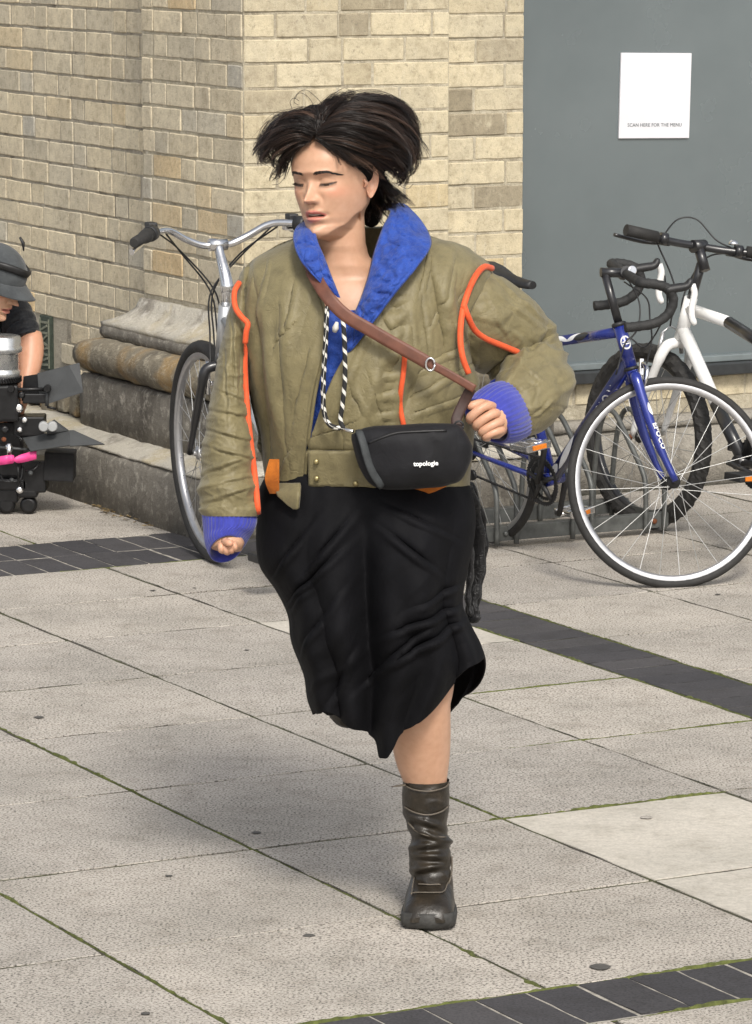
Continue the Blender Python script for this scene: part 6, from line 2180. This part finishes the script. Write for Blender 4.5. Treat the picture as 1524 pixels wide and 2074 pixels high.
olimb(curve([PO(-40, 640, .05), PO(-70, 700, .08), PO(-110, 800, .08), PO(-150, 900, .05)], 12), [.06, .075, .1, .13, .15, .15, .15, .15, .15, .14, .12, .08])
olimb(curve([PO(60, 676, -.02), PO(62, 720, -.05), PO(54, 770, -.09), PO(40, 815, -.12), PO(30, 835, -.13)], 14), [.040, .043, .044, .043, .041, .038, .035, .032, .029, .027, .026, .027, .03, .028])
for k, (x, y) in enumerate(((28, 830), (20, 836), (13, 838), (8, 838))):
    P_ = curve([PO(x + 8, y - 6, -.13), PO(x - 4, y + 2, -.155), PO(x - 8, y + 14, -.15), PO(x - 2, y + 20, -.13)], 9)
    olimb(P_, [.009, .0092, .009, .0088, .009, .0085, .008, .0065, .003], 8)
olimb(curve([PO(-120, 720, .0), PO(-60, 790, -.1), PO(-10, 800, -.14), PO(5, 815, -.14)], 10), [.045, .044, .042, .04, .036, .032, .03, .028, .03, .028])
for k, (x, y) in enumerate(((2, 800), (6, 810), (8, 821))):
    P_ = curve([PO(x - 10, y, -.14), PO(x + 6, y + 6, -.165), PO(x + 10, y + 22, -.16), PO(x + 4, y + 30, -.14)], 9)
    olimb(P_, [.009, .0092, .009, .0088, .009, .0085, .008, .0065, .003], 8)
ob.v = [opi @ v for v in ob.v]
oo = ob.build('body', M['skin'], op)
att = oo.data.color_attributes.new('tint', 'FLOAT_COLOR', 'POINT')
otint = [(list(t) + [0, 0, 0, 0])[:4] for t in otint]
fl_ = np.array(otint, dtype=np.float32)
att.data.foreach_set('color', fl_.ravel())
# cap: panelled dome, band, curved peak, strap buckle
cp = Buf()
rings = []
for i in range(18):
    th = lerp(.04, math.pi / 2 + .12, i / 17)
    z = .030 + .092 * math.cos(th); rad = math.sin(th)
    rings.append([hc + rr_ * math.sin(t) * .083 * rad * (1 + .015 * nz(i * .5, t * 2)) + ff * (math.cos(t) * .107 * rad - .004) + uu * (z + .002 * math.sin(i * 2.4) * (i > 7)) for t in np.linspace(-math.pi, math.pi, 40, endpoint=False)])
cp.loft(rings, True, True, False)
M['cap'] = fabric('grey_cap_cloth', (.060, .066, .070), (.042, .046, .05, 1), 900, .35, .2, .85, 30, 1, .2, .002)
cap_o = opart('cap', cp, M['cap'])
pk = Buf()
rows2 = []
for i in range(10):
    a = i / 9
    rows2.append([hc + rr_ * math.sin(t) * lerp(.081, .072, a) + ff * (math.cos(t) * .102 + a * .060 * math.cos(t) ** .5) + uu * (.028 - a * .022 - .018 * (math.sin(t) ** 2) * (.3 + a)) for t in np.linspace(-1.25, 1.25, 22)])
pk.loft(rows2, False)
pko = opart('peak', pk, M['cap'], cap_o)
sm_ = pko.modifiers.new('thickness', 'SOLIDIFY'); sm_.thickness = .004
bd_ = Buf().tube([hc + rr_ * math.sin(t) * .081 + ff * (math.cos(t) * .104 - .004) + uu * (.070 + .012 * math.sin(t * 2)) for t in np.linspace(-math.pi, math.pi, 41)], .006, 6, flat=2.2)
opart('head_strap', bd_, M['black_plastic'], cap_o)
opart('strap_tail', Buf().tube([PO(40, 480, -.16), PO(47, 492, -.16), PO(48, 508, -.16)], [.004, .006, .002], 6), M['black_plastic'], cap_o)
# padded jacket: body and sleeve with quilted rings
M['puffer'] = fabric('dark_padded_jacket', (.014, .016, .020), (.009, .010, .013, 1), 900, .4, .1, .5, 26, 1, .3, .004)
jb = Buf()
def puffy(path, rad, n, seg=24, pitch=5.0, amp=.12):
    P = curve(path, n)
    r2 = [interp(list(np.linspace(0, 1, len(rad))), rad, i / (n - 1)) * (1 - amp + amp * abs(math.sin(i * math.pi / pitch)) ** .5 * 1.6) for i in range(n)]
    jb.tube(P, r2, seg)
puffy([PO(-45, 645, .06), PO(-80, 700, .10), PO(-125, 790, .10), PO(-165, 900, .06)], [.10, .17, .20, .19], 48)
puffy([PO(-70, 665, .04), PO(-15, 640, .05), PO(22, 636, .04), PO(42, 662, .0), PO(52, 690, -.03)], [.075, .072, .064, .056, .05], 44, 24, 5.5)
puffy([PO(-110, 690, -.05), PO(-120, 760, -.08), PO(-60, 790, -.12)], [.07, .06, .05], 30)
opart('jacket', jb, M['puffer'])
lg = Buf()
M['trousers'] = fabric('charcoal_trousers', (.02, .02, .022), None, 900, .4, .1, .8, 20)
for s, ox in ((1, 0), (-1, -60)):
    lg.tube(curve([PO(-170 + ox * .3, 890, .05), PO(-120 + ox, 905, -.10), PO(-85 + ox, 915, -.14), PO(-110 + ox, 960, -.05), PO(-150 + ox, 1000, .08)], 20), [.10] * 5 + [.085] * 5 + [.07] * 5 + [.055] * 5, 16)
opart('trousers', lg, M['trousers'])
for ox in (0, -60):
    opart('shoe', Buf().tube([PO(-150 + ox, 1006, .10), PO(-130 + ox, 1012, .05), PO(-105 + ox, 1018, -.03), PO(-92 + ox, 1020, -.06)], [.035, .042, .04, .02], 12), M['black_plastic'])

# ---- film camera on a low base
YC = 12.92
def PC(px, py, d=0.0):
    return D(px, py, YC + d)
PXM = YC / FPX * 1.012
cz = G(20, 1022)
rig = empty('film_camera', (cz.x, YC, 0))
tag(rig, 'black film camera rig with matte box, flags and pink tape on low base', 'camera')
ri = Matrix.Translation(-rig.location)
def rpart(name, b, m, parent=None):
    b.v = [ri @ v for v in b.v]
    return b.build(name, m, parent or rig)
def pbox(b, x0, y0, x1, y1, d0, d1, bev=.004, rot=None):
    c = (PC(x0, y0, (d0 + d1) / 2) + PC(x1, y1, (d0 + d1) / 2)) / 2
    return b.box(c, ((x1 - x0) * PXM, d1 - d0, (y1 - y0) * PXM), rot, bev)
M['rig_black'] = simple('satin_black_metal', (.012, .012, .013), .38, .3, .4, 40, .2, 300)
M['rig_grey'] = simple('grey_flag_plastic', (.045, .048, .05), .55, 0, .2, 20)
b = Buf()
pbox(b, -70, 848, 52, 962, -.03, .14, .012)
rpart('camera_body', b, M['rig_black'])
b = Buf(); pbox(b, -60, 962, 60, 985, -.05, .14, .006); rpart('base_plate', b, M['rig_black'])
b = Buf(); pbox(b, -50, 984, 40, 1012, -.04, .12, .006); rpart('battery', b, M['rig_black'])
b = Buf(); pbox(b, 38, 986, 78, 1004, -.05, .06, .008); rpart('dolly_wheel', b, M['rig_black'])
for (x, yb) in ((-30, 0), (14, 0), (58, 0)):
    p_ = PC(x, 1004, -.02)
    b = Buf(); b.lathe(Vector((p_.x, p_.y - .02, .030)), (0, 1, 0), [(.018, 0), (.028, .004), (.028, .036), (.018, .04)], 18)
    rpart('dolly_wheel', b, M['rig_black'])
b = Buf(); pbox(b, 48, 926, 96, 992, -.05, .10, .006); rpart('matte_box', b, M['rig_black'])
b = Buf(); pbox(b, 92, 912, 152, 970, -.06, .06, .004, Matrix.Rotation(R(3), 3, 'Y')); rpart('matte_box', b, simple('matte_black', (.005, .005, .006), .8))
# silver lens standing over the body
lc = PC(4, 762, -.06)
prof = [(.058, 0), (.060, .004), (.060, .020), (.054, .024), (.056, .028), (.056, .075), (.062, .080), (.066, .084), (.066, .098), (.062, .102), (.062, .128), (.058, .134), (.050, .136)]
rpart('lens', Buf().lathe(lc, (.02, 0, 1), prof, 40), simple('silver_lens', (.52, .53, .53), .28, .8, .12, 20))
kn = Buf()
for k in range(44):
    t = 2 * math.pi * k / 44
    kn.box(lc + Vector((math.cos(t) * .062, math.sin(t) * .062, -.008)), (.006, .006, .018), Matrix.Rotation(t, 3, 'Z') @ Matrix.Rotation(R(25), 3, 'X'), .0015)
kn.lathe(lc + Vector((0, 0, -.02)), (0, 0, 1), [(.059, 0), (.059, .022)], 36)
rpart('focus_ring', kn, M['rig_black'])
b = Buf(); pbox(b, -40, 775, 40, 850, -.11, .02, .010); rpart('camera_body', b, M['rig_black'])
# rods, knobs
def rod(p0, p1, r_, m, nm='rod'):
    return rpart(nm, Buf().tube([p0, p1], r_, 12), m)
rod(PC(14, 789, -.10), PC(100, 788, -.10), .0058, M['rig_black'])
for x in (22, 95):
    rpart('clamp', Buf().lathe(PC(x, 788, -.13), (0, 1, 0), [(.010, 0), (.012, .006), (.012, .05), (.010, .056)], 14), M['rig_black'])
rod(PC(95, 786, -.10), PC(95, 822, -.10), .006, M['rig_grey'])
rod(PC(95, 824, -.10), PC(114, 828, -.10), .004, M['rig_black'])
rod(PC(-10, 905, -.09), PC(72, 912, -.09), .005, M['rig_grey'])
rod(PC(18, 898, -.10), PC(20, 930, -.10), .010, M['chrome'], 'clamp')
for i, (x, y, r_, m) in enumerate(((38, 826, .016, M['chrome']), (50, 850, .011, M['chrome']), (18, 905, .012, M['chrome']), (44, 800, .012, M['rig_black']), (30, 812, .013, M['rig_grey']), (10, 870, .014, M['rig_black']), (40, 870, .010, M['chrome']), (40, 992, .012, M['chrome']), (62, 958, .008, M['rig_grey']), (24, 972, .007, M['rig_grey']), (8, 890, .008, M['rust']))):
    rpart('knob', Buf().lathe(PC(x, y, -.10), (.2, -1, .1), [(r_ * .7, -.02), (r_, -.014), (r_, .004), (r_ * .5, .008)], 14), m)
b = Buf(); pbox(b, 48, 795, 98, 815, -.10, -.04, .004); rpart('motor', b, M['rig_black'])
b = Buf(); pbox(b, 30, 840, 92, 880, -.08, .02, .006); rpart('motor', b, M['rig_black'])
for x in (88, 106):
    rpart('rod_end', Buf().lathe(PC(x, 862, -.12), (.1, -1, 0), [(.015, 0), (.0165, .004), (.0165, .03), (.013, .034)], 20), simple('light_grey_cap', (.36, .37, .37), .5, .2, .1, 20))
# flags: thin stiff panels
def panel(name, pts, th, m):
    P = [PC(*p) for p in pts]
    n = (P[1] - P[0]).cross(P[2] - P[0]).normalized() * th / 2
    k = len(P)
    bb_ = Buf()
    bb_.add([p + n for p in P] + [p - n for p in P], [tuple(range(k)), tuple(range(2 * k - 1, k - 1, -1))] + [(i, i + k, (i + 1) % k + k, (i + 1) % k) for i in range(k)], False)
    return rpart(name, bb_, m)
panel('flag', [(76, 757, -.08), (140, 741, -.10), (161, 736, -.10), (168, 793, -.12), (98, 816, -.10), (80, 806, -.09)], .005, M['rig_grey'])
panel('flag', [(48, 762, -.05), (78, 757, -.06), (84, 810, -.07), (44, 812, -.05)], .005, M['rig_black'])
panel('flag', [(110, 850, -.06), (140, 872, -.10), (96, 880, -.10), (90, 862, -.05)], .004, M['rig_grey'])
panel('flag', [(44, 884, -.06), (140, 874, -.10), (142, 902, -.16), (62, 914, -.14)], .004, M['rig_grey'])
panel('flag', [(140, 872, -.10), (150, 872, -.10), (212, 900, -.15), (142, 904, -.16)], .004, M['rig_grey'])
tape = [(-30, 938, -.115), (8, 932, -.125), (26, 930, -.13), (34, 931, -.13), (74, 921, -.12)]
P = curve([Vector((p[0], p[1], p[2] * 600)) for p in tape], 30)
rows3 = [[PC(p.x, p.y - w_, p.z / 600 + .006 * math.sin(i * .6)) for w_ in (lerp(9, 3, math.exp(-((i - 19) / 3) ** 2)), -lerp(9, 3, math.exp(-((i - 19) / 3) ** 2)))] for i, p in enumerate(P)]
tp = rpart('pink_tape', Buf().loft(rows3, False), simple('pink_tape', (.75, .06, .26), .5, 0, .15, 40))
tp.modifiers.new('thickness', 'SOLIDIFY').thickness = .001
cbz = Buf()
for pts in (((0, 960, -.08), (10, 975, -.10), (40, 972, -.10), (46, 945, -.09)), ((52, 955, -.09), (70, 950, -.10), (82, 935, -.08)), ((30, 880, -.1), (44, 890, -.12), (46, 905, -.1)), ((36, 940, -.10), (37, 960, -.11), (38, 985, -.1))):
    cbz.tube([PC(p.x, p.y, p.z) for p in curve([Vector(q) for q in pts], 16)], .0035, 6)
rpart('cables', cbz, M['rig_black'])['kind'] = 'stuff'
